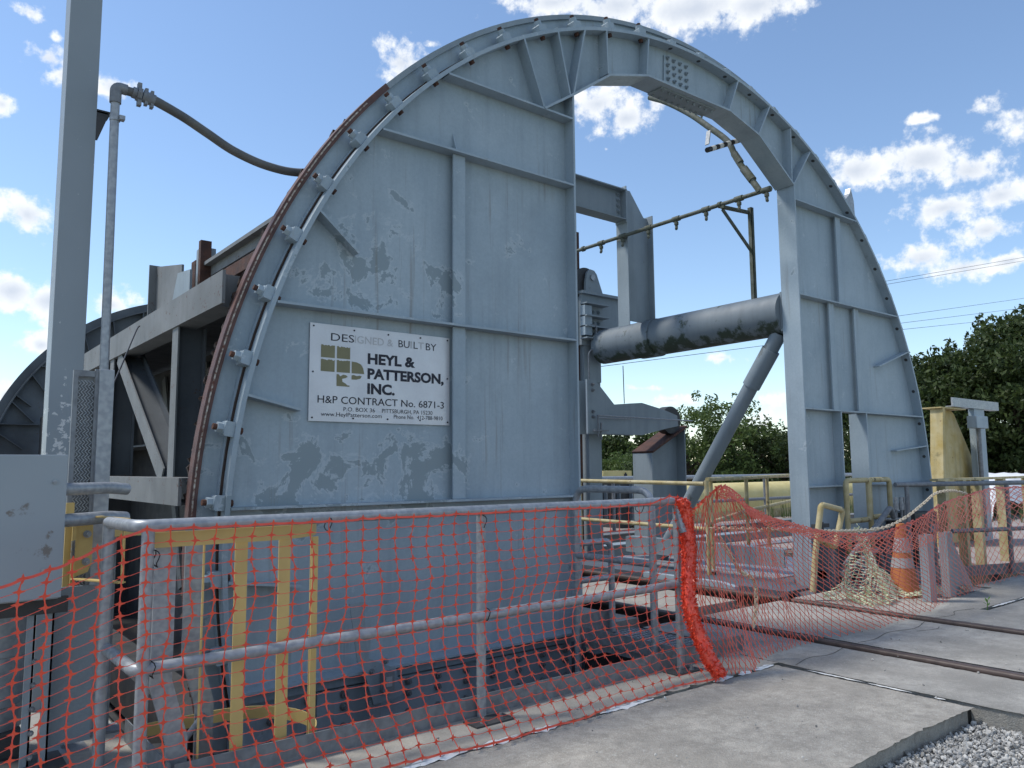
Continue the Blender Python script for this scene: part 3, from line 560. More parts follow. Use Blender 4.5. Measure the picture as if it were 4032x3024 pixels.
# ---- nets
def ribbon(mb, a, b, wdt, nrm):
    d = (b - a); 
    if d.length < 1e-5: return
    s_ = d.normalized().cross(nrm).normalized() * wdt / 2; mb.add([a-s_, a+s_, b+s_, b-s_], [(0, 1, 2, 3)])
def front_surface(u, v):   # u metres along the rail, v 0 top .. 1 ground
    x = .12 + u; ztop = 1.035 if x > .78 else 1.035 - (.78 - x) * .30 - .02 * sin((.78-x)*5)
    if x > 3.75: ztop += .045 * sin((x-3.75)*9)
    lean = .05 + .26 * v**2.2 * min(1, max(.3, x-.4))
    y = 3.37 - lean * (1 + .12 * sin(x*3.1)) + .012 * sin(x*11 + v*5)
    if x < .78: y -= (.78-x) * .25
    sk = -.16 * sin(pi * min(1, max(0, (v-.25)/.75)))**2 * min(1, max(0, (x-.8)*1.2)) + .14 * max(0, v-.8) * max(0, min(1, 2.4-x)) * min(1, max(0, x-.8))
    z = ztop * (1 - v) + .015 - .02 * sin(pi*v)
    if x > 2.45: y -= .0; 
    return Vector((x + sk * (.6 + .4*sin(x*2.3)) + .006*sin(v*23+x*7), y + .01*sin(v*17), max(z, .012)))
mb = MB(); NU, NV = 45, 22; L_ = 3.86; nodes = {}
for i in range(NU + 1):
    for j in range(NV + 1):
        p = front_surface(i * L_ / NU + random.uniform(-.004, .004), j / NV); p.z += random.uniform(-.003, .003); nodes[i, j] = p
NR = Vector((0, -1, .25)).normalized()
for (i, j), p in nodes.items():
    ex = Vector((1, 0, 0)); ez = Vector((0, -.15, 1)).normalized(); a = .021; b = .016; c = .0052
    vs = [p + ex*a, p + (ex+ez)*c, p + ez*b*1.2, p + (ez-ex)*c, p - ex*a, p - (ex+ez)*c, p - ez*b*1.2, p + (ex-ez)*c]
    vs = [q + NR*.001 for q in vs]; mb.add(vs, [tuple(range(8))])
    if j < NV:   # vertical strand, thick, in two bits with a little wave
        q = nodes[i, j+1]; m_ = (p+q)/2 + Vector((random.uniform(-.003, .003), 0, 0)); ribbon(mb, p, m_, .0046, NR); ribbon(mb, m_, q, .0046, NR)
    if i < NU:
        q = nodes[i+1, j]; wd = .010 if j in (0, NV) else .0024; sag = random.uniform(.001, .006)
        k1 = p.lerp(q, .33) + Vector((0, 0, -sag)); k2 = p.lerp(q, .67) + Vector((0, 0, -sag*.6 if j else -sag))
        ribbon(mb, p, k1, wd, NR); ribbon(mb, k1, k2, wd, NR); ribbon(mb, k2, q, wd, NR)
nf = build('barrier_net', mb, 'orange', smooth=0); tag(nf, 'bright orange square mesh net tied along the front guardrail', 'safety net')
# rolled end of the net
path = smoothpath([(4.03, 3.33, 1.07), (4.05, 3.31, .95), (4.035, 3.28, .78), (3.99, 3.25, .6), (3.95, 3.22, .42), (3.955, 3.17, .27), (3.97, 3.10, .12), (4.0, 3.045, .02)], 10)
mb = MB(); rad = [.041 + .002*sin(i*.35) + random.uniform(-.002, .002) for i in range(len(path))]; rad[-1] = .03
mb.tube(path, .04, 14, True, rad)
for k in range(3600):
    i = random.randrange(len(path)-1); p = path[i].lerp(path[i+1], random.random()); a = random.uniform(0, 2*pi); d = Vector((cos(a), sin(a)*.8, random.uniform(-.3, .3))).normalized(); p = p + d * rad[i] * .97
    t_ = Vector((random.uniform(-1, 1), random.uniform(-1, 1), random.uniform(-1, 1))).cross(d).normalized(); s_ = random.uniform(.008, .026); d2 = (d*random.uniform(.2, .9) + Vector((0, 0, random.uniform(-.5, .9)))).normalized()
    mb.add([p - t_*s_*.35, p + t_*s_*.35, p + d2*s_], [(0, 1, 2)])
rr_ = build('net_roll', mb, 'orange', smooth=30); tag(rr_, 'thick red twisted roll of netting hanging at the guardrail end', 'net roll')
# fine diamond net across the tracks
TOP = [(4.06, 3.28, .98), (4.14, 3.2, 1.08), (4.3, 3.2, 1.15), (4.5, 3.2, 1.03), (4.7, 3.2, .95), (5.14, 3.2, .85), (5.64, 3.2, .77), (6.34, 3.2, .73), (7.0, 3.2, .80), (7.76, 3.3, .91), (8.7, 3.4, .98), (9.7, 3.5, 1.02), (11.4, 3.4, 1.0)]
BOT = [(4.05, 3.12, .02), (4.25, 3.0, .015), (4.67, 3.17, .015), (5.0, 3.2, .015), (5.4, 3.2, .02), (6.0, 3.15, .02), (6.56, 3.16, .02), (7.2, 3.2, .03), (7.87, 3.34, .02), (8.5, 3.4, .02), (9.03, 3.46, .02), (10.2, 3.5, .02), (11.4, 3.4, .02)]
def curve_fn(P):
    S_ = smoothpath(P, 12); 
    def f(u):
        t = max(0, min(.99999, u)) * (len(S_)-1); i = int(t); return S_[i].lerp(S_[i+1], t-i)
    return f
ft, fb = curve_fn(TOP), curve_fn(BOT)
def fine_net(mb, f, nu, nv, wdt, keep=None):
    g_ = {}
    for i in range(nu + 1):
        for j in range(nv + 1):
            if (i + j) % 2 == 0: g_[i, j] = f(i / nu, j / nv) + Vector((random.uniform(-.004, .004), random.uniform(-.004, .004), random.uniform(-.004, .004)))
    for (i, j), p in g_.items():
        for di in (-1, 1):
            q = g_.get((i+di, j+1))
            if q is not None:
                ribbon(mb, p, q, wdt, Vector((0, -1, .2)))
        if random.random() < .9: mb.add([p + Vector((-.004, -.001, 0)), p + Vector((0, -.001, .006)), p + Vector((.004, -.001, 0)), p + Vector((0, -.001, -.006))], [(0, 1, 2, 3)])
def main_net(u, v):
    a, b = ft(u), fb(u); p = a.lerp(b, v); p.y += .05*sin(pi*v)*sin(u*19) + .012*sin(u*90 + v*9); p.x += -.05*sin(pi*v)*(1-u) + .012*sin(v*9+u*24); return p
mb = MB(); fine_net(mb, main_net, 164, 22, .0068)
for i in range(160):   # rolled upper hem
    for k in range(2):
        a = ft(i/160) + Vector((0, .01*k, random.uniform(-.012, .012))); b = ft((i+1)/160) + Vector((0, .01*k, random.uniform(-.012, .012))); ribbon(mb, a, b, .012, Vector((0, -1, .3)))
o = build('barrier_net', mb, 'orange2', smooth=0); tag(o, 'fine orange diamond mesh net sagging across the track rails', 'safety net')
def flap(u, v):
    uu = .12 + u * .84; a = ft(uu); h_ = .08 + .16 * max(0, min(1, (uu-.45)*4)); return a + Vector((.02*sin(v*8+u*60), -.03 - .03*v, -h_ * v + .01))
mb = MB(); fine_net(mb, flap, 150, 8, .0082); o = build('net_fold', mb, 'orange2', smooth=0)
tag(o, 'doubled fold of fine orange mesh draped over the top of the sagging net', 'safety net')
# net on the yellow post
# ---- yellow cage and ladder inside the pit
lad = thing('pit_ladder', (1.0, 3.8, -2), 'galvanized ladder with yellow safety cage going down into the pit', 'ladder')
for y, xo in ((3.50, -.045), (3.95, .205)):
    build('side_rail', T().prism([(.93+xo, 1.0), (.93+xo, .40), (1.0+xo, .16), (1.0+xo, -2.6), (1.085+xo, -2.6), (1.085+xo, .18), (1.015+xo, .42), (1.015+xo, 1.0)], y, y+.016), 'galv', lad, smooth=0)
for k in range(9): build('rung', T().tube([(1.0, 3.52, .12-k*.3), (1.24, 3.95, .12-k*.3)], .014, 10), 'galvd', lad)
def hoop(z, x1, ya, yb, h_, x0=1.0):
    cy = (ya+yb)/2; r = (yb-ya)/2; pts = [(x0, ya)] + [(x1 + r*sin(R(t)), cy - r*cos(R(t))) for t in range(0, 181, 10)] + [(x0, yb)]
    mb = T(); n = len(pts); vs = []
    for i, (x, y) in enumerate(pts):
        dx = pts[min(i+1, n-1)][0]-pts[max(i-1, 0)][0]; dy = pts[min(i+1, n-1)][1]-pts[max(i-1, 0)][1]; l_ = math.hypot(dx, dy); nx, ny = -dy/l_*.006, dx/l_*.006
        vs += [(x, y, z), (x+nx, y+ny, z), (x+nx, y+ny, z+h_), (x, y, z+h_)]
    mb.add(vs, [(i*4+k, i*4+(k+1) % 4, (i+1)*4+(k+1) % 4, (i+1)*4+k) for i in range(n-1) for k in range(4)]); return mb
for z in (.965, .0, -1.0): build('cage_hoop', hoop(z, 1.34 if z > .5 else 1.36, 3.46, 4.20, .062, .86 if z > .5 else 1.02), 'yellow', lad, smooth=50)
for x, y, wx in ((1.075, 3.475, .008), (1.235, 3.475, .055), (1.435, 3.482, .055), (1.60, 3.52, .03), (1.72, 3.83, .008)):
    build('cage_bar', T().box((x-wx/2, y, -1.6), (x+wx/2, y+.007, .965)), 'yellow', lad, smooth=0)
# ladder gate
gt = thing('ladder_gate', (.7, 4.3, .8), 'small yellow spring hinged safety gate beside the grey cabinet', 'gate')
build('hinge_plate', T().box((.675, 4.29, .56), (.71, 4.30, 1.13)), 'yellow', gt, smooth=0)
build('clamp_plate', T().prism([(.715, .78), (.775, .80), (.79, .84), (.79, 1.02), (.775, 1.05), (.715, 1.07)], 4.26, 4.27), 'yellow', gt, smooth=0)
build('hinge_leaf', T().box((.70, 4.25, .72), (.718, 4.26, 1.08)), 'yellow', gt, smooth=0)
build('gate_arm', T().bar((.715, 4.25, 1.075), (.87, 3.95, 1.06), .04, .006), 'yellow', gt, smooth=0)
build('gate_arm', T().bar((.715, 4.25, .775), (.86, 3.95, .775), .04, .006), 'yellow', gt, smooth=0)
build('gate_upright', T().box((.862, 3.95, .77), (.868, 3.99, 1.06)), 'yellow', gt, smooth=0)
for z in (.98, .85): build('bolt', T().tube([(.765, 4.26, z), (.765, 4.252, z)], .018, 12).tube([(.765, 4.252, z), (.765, 4.235, z)], .013, 6).tube([(.765, 4.235, z), (.765, 4.20, z)], .008, 8), 'galv', gt)
mb = T(); sp_ = [(.705 + .008*cos(k*1.2), 4.245 + .008*sin(k*1.2), .87 + k*.0012) for k in range(70)]; build('spring', mb.tube(sp_, .0022, 5), 'galvd', gt)
# ================================================================= LEFT SIDE
gd = thing('mesh_guard', (.86, 4.45, 0), 'galvanized post with expanded metal guard panel in front of the tall column', 'guard post')
build('post', T().box((.815, 4.42, .0), (.885, 4.49, 1.80)), 'galv', gd, smooth=0, bevel=.004)
build('brace_post', T().box((.89, 4.44, .0), (.935, 4.49, 1.0)), 'galvd', gd, smooth=0)
build('base_plate', T().box((.76, 4.36, 0), (.98, 4.5, .012)), 'galvd', gd, smooth=0)
build('guard_frame', T().box((.70, 4.435, 1.76), (.80, 4.455, 1.79)).box((.70, 4.435, .1), (.722, 4.455, 1.76)).box((.798, 4.435, .1), (.815, 4.455, 1.80)).box((.722, 4.435, 1.03), (.798, 4.455, 1.07)), 'galvd', gd, smooth=0)
mb = T(); z = 1.09
xs = [.722 + i*.0152 for i in range(6)]
def expanded(z0, z1):
    mb_ = T(); nz_ = int((z1-z0)/.03)
    for k in range(nz_):
        for i in range(5):
            xa, xb = xs[i], xs[i+1]; z_ = z0 + k*.03; o_ = (k % 2) * .5
            mb_.bar((xa, 4.445, z_), (xb, 4.445, z_+.015), .003, .006, (0, 1, 0)); mb_.bar((xb, 4.445, z_+.015), (xa, 4.445, z_+.03), .003, .006, (0, 1, 0))
    return mb_
build('expanded_mesh', expanded(1.08, 1.75), 'galv', gd, smooth=0, kind='stuff'); build('expanded_mesh', expanded(.1, 1.02), 'galv', gd, smooth=0, kind='stuff')
build('rear_screen', T().box((.72, 4.462, .1), (.80, 4.466, 1.76)), 'galvd', gd, smooth=0)
co = thing('tall_column', (.76, 5.08, 0), 'tall pale grey steel column rising past the top left of the view', 'column')
build('column_shaft', T().box((.672, 5.0, 0), (.838, 5.008, 7.5)).box((.672, 5.16, 0), (.838, 5.168, 7.5)).box((.746, 5.008, 0), (.756, 5.16, 7.5)).box((.672, 5.008, 0), (.676, 5.16, 7.5)).box((.834, 5.008, 0), (.838, 5.16, 7.5)), mat('column_paint', (.26, .295, .325), .5, var=(.235, .27, .295), vscale=1, patch=(.55, .56, .57), pscale=22, pth=.66, pedge=.02, region=[(.74, 1.45, .1, .45, .13)], rust=.3, bump=.02), co, smooth=0, bevel=.004)
build('bracket', T().box((.838, 5.0, 3.40), (.91, 5.1, 3.42)).prism([(.838, 3.23), (.848, 3.23), (.90, 3.39), (.90, 3.41), (.838, 3.41)], 5.0, 5.01), 'dark', co, smooth=0)
cp = thing('water_pipe', (.92, 4.9, 1.8), 'galvanized riser pipe with elbow and hose couplings beside the tall column', 'pipe')
P_('riser', [(.925, 4.9, 1.75), (.915, 4.9, 3.46)], par=cp, r=.0245)
P_('elbow', fillet([(.915, 4.9, 3.44), (.915, 4.9, 3.54), (.975, 4.90, 3.537)], .045), m='galvd', par=cp, r=.032)
P_('nipple', [(.96, 4.90, 3.535), (1.02, 4.90, 3.532)], m='hose', par=cp, r=.027)
build('coupling', T().tube([(1.005, 4.9, 3.535), (1.028, 4.9, 3.532)], .034, 14).tube([(1.03, 4.9, 3.532), (1.055, 4.9, 3.528)], .044, 8).bar((1.043, 4.9, 3.46), (1.043, 4.9, 3.60), .022, .035, (0, 1, 0)), 'galvd', cp)
build('hose_clamp', T().tube([(1.062, 4.9, 3.528), (1.13, 4.9, 3.515)], .037, 12).box((1.072, 4.88, 3.475), (1.09, 4.92, 3.575)).box((1.105, 4.88, 3.465), (1.122, 4.92, 3.568)), 'galvd', cp)
build('strap', T().tube([(.917, 4.9, 3.33), (.917, 4.9, 3.365)], .029, 12).box((.935, 4.86, 3.335), (.965, 4.9, 3.36)), 'galv', cp)
ho = thing('water_hose', (1.2, 5.1, 3.49), 'thick grey rubber hose hanging from the pipe to behind the big ring', 'hose')
build('hose', T().tube(smoothpath([(1.10, 4.90, 3.525), (1.16, 4.9, 3.51), (1.33, 5.0, 3.505), (1.48, 5.02, 3.45), (1.67, 5.05, 3.385), (1.91, 5.08, 3.35), (2.16, 5.1, 3.37), (2.5, 5.15, 3.5)], 10), .029, 14), 'hose', ho)
cb = thing('control_cabinet', (.2, 3.9, .73), 'flat grey electrical cabinet at the left edge with brown smudges', 'cabinet')
build('body', T().box((-.25, 3.92, .735), (.605, 4.12, 1.345)), 'cabinet', cb, smooth=0, bevel=.004)
build('door', T().box((-.25, 3.90, .742), (.612, 3.918, 1.352)), 'cabinet', cb, smooth=0, bevel=.003)
build('latch', T().tube([(.565, 3.90, 1.235), (.565, 3.893, 1.235)], .009, 14).box((.558, 3.89, 1.233), (.572, 3.893, 1.237)), 'galv', cb)
build('latch', T().tube([(.54, 3.90, .86), (.54, 3.893, .86)], .009, 14), 'galv', cb)
for z, r in ((1.20, .028), (1.06, .03)): P_('conduit', fillet([(.60, 4.02, z), (.72, 4.1, z), (.84, 4.2, z), (.93, 4.25, z-.01)], .03), par=cb, r=r)
st = thing('cabinet_stand', (.3, 4.1, 0), 'grey steel channel stand carrying the cabinet above the slab', 'stand')
for x in (.54, .61): build('upright', T().box((x-.004, 4.05, .02), (x+.004, 4.15, .735)).box((x-.03, 4.05, .02), (x+.004, 4.058, .735)), 'paint2', st, smooth=0)
build('panel', T().box((.60, 4.16, .05), (.80, 4.17, .75)), 'paint2', st, smooth=0)
build('foot_plate', T().box((.40, 3.98, 0), (.68, 4.2, .02)), 'dark', st, smooth=0)
build('crosspiece', T().box((.1, 4.02, .66), (.66, 4.04, .73)), 'dark', st, smooth=0)
for k in range(5): build('bolt', nut(T(), (.545, 4.04, .06 + k*.1), (0, -1, 0), .010, .010), 'galvd', st)
build('gusset', T().prism([(4.25, 0), (4.42, .0), (4.42, .03), (4.2, .33), (4.17, .33)], .70, .71, 'yz').box((.64, 4.17, 0), (.80, 4.43, .01)), 'galv', st, smooth=0)
mo = thing('hydraulic_tank', (.3, 4.35, .1), 'round metal drum standing under the grey cabinet', 'drum')
build('drum_body', T().tube([(.41, 4.42, .12), (.41, 4.42, .22), (.41, 4.42, .225), (.41, 4.42, .44), (.41, 4.42, .445), (.41, 4.42, .70)], .15, 28, True, [.15, .15, .155, .15, .155, .15]), 'galv', mo)
build('drum_base', T().box((.2, 4.25, .0), (.54, 4.6, .12)), 'dark', mo, smooth=0)
# wire hanging from the truss
wr = build('slack_wire', T().tube(smoothpath([(1.55, 6.9, 2.47), (1.5, 6.8, 2.40), (1.2, 6.0, 1.9), (.95, 5.3, 1.55), (.9, 5.0, 1.45)], 6), .006, 6), 'black'); tag(wr, 'thin black wire slanting from the truss to the guard post', 'wire')
# bracket with limit switch on the pit side
br = thing('switch_bracket', (2.5, 4.66, -.1), 'bent grey bracket with a small switch box low on the ring plate', 'bracket')
build('bracket_plate', T().prism([(2.34, .43), (2.44, .43), (2.47, .08), (2.68, -.02), (2.72, -.2), (2.52, -.22), (2.44, .02), (2.40, .06)], 4.62, 4.628), 'paint2', br, smooth=0)
build('bracket_leg', T().box((2.5, 4.64, -.9), (2.58, 4.65, -.2)), 'paint2', br, smooth=0)
build('switch_box', T().box((2.56, 4.57, -.14), (2.64, 4.62, -.02)), 'galvd', br, smooth=0); build('dial', T().box((2.578, 4.567, -.11), (2.622, 4.57, -.05)).box((2.595, 4.564, -.09), (2.605, 4.567, -.07)), 'whitecone', br, smooth=0)
for x, z in ((2.50, .05), (2.60, .10)): build('bolt', nut(T(), (x, 4.62, z-.06), (0, -1, 0), .016, .014), 'galvd', br)
# pit machinery seen through the rail
pm = thing('support_roller', (1.5, 4.85, -.9), 'dark trunnion roller and housing under the ring in the pit', 'roller')
build('roller', T().tube([(1.28, 4.75, -.55), (1.28, 5.0, -.55)], .26, 24), 'dark', pm); build('housing', T().prism([(1.0, -1.6), (1.6, -1.6), (1.42, -.45), (1.14, -.45)], 5.02, 5.08).prism([(1.0, -1.6), (1.6, -1.6), (1.42, -.45), (1.14, -.45)], 4.66, 4.70), 'dark', pm, smooth=0)

# ================================================================= INSIDE AND BEHIND THE RING
bp = thing('torque_pipe', (7.9, 6.2, 3), 'large grey steel pipe with green stains running from the ring back to the clamp tower', 'pipe')
build('pipe_shell', T().tube([(7.97, 4.95, 3.02), (7.95, 7.9, 3.0)], .245, 40), 'bigpipe', bp)
build('end_flange', T().box((7.83, 4.93, 2.8), (8.3, 4.95, 3.25)), 'paint2', bp, smooth=0)
build('saddle', T().tube([(7.95, 6.85, 3.0), (7.95, 7.15, 3.0)], .256, 40), 'bigpipe', bp)
bc = P_('brace_pipe', [(7.95, 5.05, 2.8), (7.93, 6.38, .89), (7.92, 6.94, .05)], m='brace', par=bp, r=.088, seg=20); P_('brace_sleeve', [(7.95, 5.17, 2.62), (7.94, 5.45, 2.22)], m='brace', par=bp, r=.105, seg=20)
po = thing('portal_frame', (7.75, 7, 3.2), 'grey steel portal standing on the large pipe behind the left ring plate', 'portal frame')
build('column', T().box((7.44, 6.9, 3.12), (7.452, 7.1, 4.93)).box((7.60, 6.995, 3.2), (7.94, 7.005, 4.66)).prism([(7.452, 3.2), (7.94, 3.2), (7.94, 4.64), (7.86, 4.66), (7.60, 4.98), (7.452, 4.98)], 6.99, 7.002).box((7.93, 6.9, 3.2), (7.945, 7.1, 4.68)), 'paint2', po, smooth=0)
build('beam', T().box((5.6, 6.995, 4.54), (7.44, 7.005, 4.93)).box((5.6, 6.9, 4.53), (7.43, 7.1, 4.542)).box((5.6, 6.9, 4.93), (7.45, 7.1, 4.945)), 'paint2', po, smooth=0)
ep = build('end_plate', T().box((7.425, 6.9, 4.5), (7.44, 7.1, 4.99)), 'paint2', po, smooth=0)
for k in range(5): build('bolt', nut(T(), (7.36, 6.995, 4.58 + k*.075), (0, -1, 0), .022, .016), 'paint2', ep)
# spray bar
sb = thing('spray_bar', (7.4, 6.2, 4.31), 'mossy spray pipe with drooping nozzles hanging across the ring opening', 'spray pipe')
build('pipe', T().tube([(7.4, 4.72, 4.31), (7.4, 8.6, 4.31)], .024, 12), 'mossy', sb)
for y in (4.78, 5.14, 5.60, 6.05, 6.50, 6.95, 7.35, 8.05):
    nz_ = build('nozzle', T().tube([(7.4, y-.05, 4.31), (7.4, y+.05, 4.31)], .034, 12).tube(fillet([(7.4, y, 4.31), (7.4, y, 4.19), (7.36, y-.03, 4.17)], .02), .018, 8).tube([(7.4, y, 4.27), (7.4, y, 4.235)], .027, 8), 'mossy', sb)
for y in (5.4, 7.7): build('collar', T().tube([(7.4, y-.02, 4.31), (7.4, y+.02, 4.31)], .037, 12), 'mossy', sb)
bs = thing('spray_bar_stand', (7.9, 5.33, 3.28), 'thin angle iron stand holding up the spray pipe', 'bracket')
build('upright', T().box((7.88, 5.31, 3.24), (7.885, 5.36, 4.36)).box((7.88, 5.31, 3.24), (7.93, 5.315, 4.36)), 'mossy', bs, smooth=0)
build('arm', T().bar((7.38, 5.36, 4.27), (7.93, 5.36, 4.31-.0), .05, .03), 'mossy', bs, smooth=0); build('diagonal', T().bar((7.40, 5.37, 4.25), (7.89, 5.34, 3.83), .02, .035), 'mossy', bs, smooth=0)
h2 = thing('spray_hose', (7.5, 5.6, 5), 'weathered hose curving down from under the arch to the spray pipe', 'hose')
build('hose', T().tube(smoothpath([(7.4, 6.42, 6.02), (7.4, 6.15, 5.85), (7.4, 5.8, 5.57), (7.4, 5.52, 5.30), (7.4, 5.26, 5.03), (7.4, 5.16, 4.81), (7.4, 5.04, 4.60), (7.4, 4.89, 4.36), (7.4, 4.87, 4.31)], 8), .036, 12), 'mossy', h2)
build('coupling', T().tube([(7.4, 5.06, 4.64), (7.4, 4.95, 4.47)], .048, 10).tube([(7.4, 5.18, 4.86), (7.4, 5.10, 4.72)], .043, 8), 'mossy', h2)
sr = thing('striped_bar', (6.65, 4.95, 4.6), 'black and white striped marker bar under the arch', 'marker bar')
p0, p1 = Vector((6.62, 4.97, 4.63)), Vector((7.22, 4.97, 4.90)); nseg = 9
for k in range(nseg): build('band', T().tube([p0.lerp(p1, k/nseg), p0.lerp(p1, (k+1)/nseg)], .028, 14), 'black' if k % 2 == 0 else 'whitep', sr)
build('flag', T().bar((6.60, 4.95, 4.68), (6.635, 4.95, 4.84), .012, .05, (0, 1, 0)), 'galv', sr, smooth=0)
hk = thing('lifting_horn', (9.3, 4.85, 4.6), 'pale curved horn plate on the right shoulder of the ring', 'lug')
build('horn_plate', T().prism([(9.24, 4.32), (9.42, 4.25), (9.40, 4.62), (9.34, 4.78), (9.31, 4.70), (9.20, 4.60)], 4.83, 4.9), 'galv', hk, smooth=0)
# clamp tower
ct = thing('clamp_tower', (7.8, 8, 0), 'tall grey clamp tower with dark sheave and guide bars seen past the left plate', 'clamp tower')
build('upright', T().box((7.78, 8.05, -.3), (8.03, 8.3, 2.6)), 'paint2', ct, smooth=0)
build('guide_bar', T().box((7.55, 8.1, -.3), (7.70, 8.2, 4.7)), 'rust', ct, smooth=0); build('guide_bar', T().box((7.51, 8.02, 2.6), (7.54, 8.06, 4.9)), 'dark', ct, smooth=0)
build('head_box', T().box((7.62, 8.0, 3.02), (8.6, 8.35, 3.78)).box((7.68, 8.02, 2.5), (8.02, 8.35, 3.02)).box((7.60, 7.94, 3.76), (8.7, 8.4, 3.80)), 'paint2', ct, smooth=0)
for z in (3.1, 3.27, 3.42, 3.6): build('fin', T().box((7.60, 7.86, z), (8.06, 8.0, z+.018)), 'paint2', ct, smooth=0)
build('port_plate', T().box((7.60, 7.9, 3.15), (7.74, 8.0, 3.58)), 'paint', ct, smooth=0)
for z in (3.20, 3.36, 3.52):
    for x in (7.86, 7.97): build('bolt', nut(T(), (x, 8.0, z), (0, -1, 0), .025, .016), 'paint2', ct)
build('sheave', T().tube([(7.77, 8.04, 3.92), (7.77, 8.14, 3.92)], .25, 32).tube([(7.77, 8.0, 3.92), (7.77, 8.18, 3.92)], .05, 16), 'dark', ct)
build('sheave_bracket', T().prism([(7.70, 3.80), (8.05, 3.80), (7.93, 4.08), (7.88, 4.13), (7.80, 4.14), (7.74, 4.08), (7.71, 3.95)], 7.98, 8.02), 'paint2', ct, smooth=0)
build('pin', T().tube([(7.84, 7.975, 4.02), (7.84, 7.96, 4.02)], .045, 18), 'galv', ct)
P_('hydraulic_line', fillet([(7.7, 7.92, 3.3), (7.78, 7.86, 3.3), (7.78, 7.86, 3.0), (7.66, 7.9, 2.9), (7.66, 7.9, 2.2)], .05), m='galvd', par=ct, r=.012)
build('rod', T().tube([(8.36, 7.9, 3.8), (8.36, 7.9, 4.12)], .015, 8), 'black', ct)
ca = thing('car_clamp', (7.7, 7.85, 2.1), 'grey hooked clamp arm with a roller at its tip and steel linkage rods', 'clamp arm')
armp = [(7.52, 2.50), (7.68, 2.50), (8.05, 2.17), (8.38, 2.20), (8.63, 2.22), (9.1, 2.14), (9.42, 2.06), (9.44, 1.90), (9.2, 1.86), (8.62, 1.745), (7.52, 1.745)]
build('arm_plate', T().prism(armp, 7.80, 7.83), 'paint2', ca, smooth=0); build('arm_plate', T().prism(armp, 8.0, 8.03), 'paint2', ca, smooth=0)
build('roller', T().tube([(9.33, 7.84, 1.99), (9.33, 7.99, 1.99)], .21, 28), 'dark', ca)
for x, z in ((7.62, 2.43), (7.62, 2.35), (7.62, 2.05), (7.62, 1.98)): build('bolt', nut(T(), (x, 7.80, z), (0, -1, 0), .022, .02), 'galvd', ca)
build('linkage_rod', T().tube([(7.68, 7.74, 2.00), (9.65, 7.70, 1.98)], .010, 8).tube([(7.68, 7.74, 1.965), (8.35, 7.74, 1.97)], .008, 8), 'galv', ca)
build('lever', T().tube([(7.66, 7.74, 2.0), (7.66, 7.74, 1.7)], .012, 8).box((7.58, 7.72, 1.78), (7.85, 7.76, 1.80)).tube([(7.72, 7.74, 1.9), (7.72, 7.74, 1.66)], .014, 8), 'galvd', ca)
ic = thing('inclined_stop', (9.2, 8, .8), 'grey post with a slanted rusty top plate under the clamp roller', 'stop post')
build('post', T().prism([(8.86, -.3), (9.6, -.3), (9.62, 1.85), (8.86, 1.48)], 7.98, 8.0).box((8.84, 7.82, -.3), (8.86, 8.2, 1.5)).box((9.6, 7.82, -.3), (9.62, 8.2, 1.86)), 'paint2', ic, smooth=0)
build('wear_plate', T().bar((8.83, 8.0, 1.50), (9.64, 8.0, 1.90), .42, .03), 'rust', ic, smooth=0)
ww = build('hanging_wire', T().tube([(8.3, 7.85, 2.75), (8.31, 7.85, 2.2)], .007, 6), 'black'); tag(ww, 'thin dark wire hanging from the large pipe to the clamp arm', 'wire')
# ================================================================= YELLOW RAILS BEHIND
yr = thing('yellow_railing', (7.45, 5.75, 0), 'faded yellow pipe railing with leaning posts behind the orange net', 'railing')
P_('top_rail', [(7.45, 7.95, 1.10), (7.45, 5.8, 1.08)], 'yellowold', yr); P_('top_rail', fillet([(7.44, 5.75, 1.13), (7.6, 5.8, 1.13), (9.2, 6.45, 1.12), (13, 8.0, 1.12)], .03), 'yellowold', yr)
P_('mid_rail', [(7.45, 7.95, .58), (7.45, 5.75, .56)], 'yellowold', yr); P_('mid_rail', [(7.5, 5.8, .62), (9.2, 6.45, .68), (13, 8.0, .68)], 'yellowold', yr)
for x, y in ((7.44, 5.76), (7.62, 5.84), (9.15, 6.42), (10.4, 6.93), (7.45, 7.9)): P_('post', [(x, y, 0), (x, y, 1.12)], 'yellowold', yr)
yf = thing('yellow_gate_loops', (8.9, 4.6, 0), 'two joined faded yellow pipe loops in front of the right ring plate', 'railing')
def loopf(x0, x1, z0, z1, y, nm='loop'): P_(nm, fillet([(x0, y, z0-.55), (x0, y, z1), (x1, y, z1), (x1, y, z0), (x0+.02, y, z0)], .05), 'yellowold', yf, r=.03)
loopf(8.42, 8.92, .66, 1.11, 4.6); loopf(8.98, 9.46, .68, 1.11, 4.62)
bf = thing('bent_yellow_frame', (7.2, 4.2, 0), 'bent yellow pipe frame leaning beside the right column', 'frame')
P_('frame_pipe', fillet([(6.98, 4.2, .08), (7.06, 4.2, .45), (7.20, 4.2, .90), (7.60, 4.2, .83), (7.42, 4.2, .47), (7.10, 4.2, .57)], .05), 'yellowold', bf, r=.029)
lv = thing('hand_valve', (7.82, 4.65, .6), 'small dark valve with an upright lever on the right column', 'valve')
build('lever', T().tube([(7.85, 4.6, .66), (7.86, 4.6, .80)], .010, 8).tube([(7.86, 4.6, .80), (7.862, 4.6, .86)], .016, 8), 'black', lv); build('valve_body', T().box((7.72, 4.57, .62), (7.98, 4.63, .66)).tube([(7.85, 4.6, .58), (7.85, 4.6, .68)], .035, 10), 'dark', lv)
V, F = rocks(170, -1, 7.4, 1.9, 3.35, .004, .001, .003, .008)
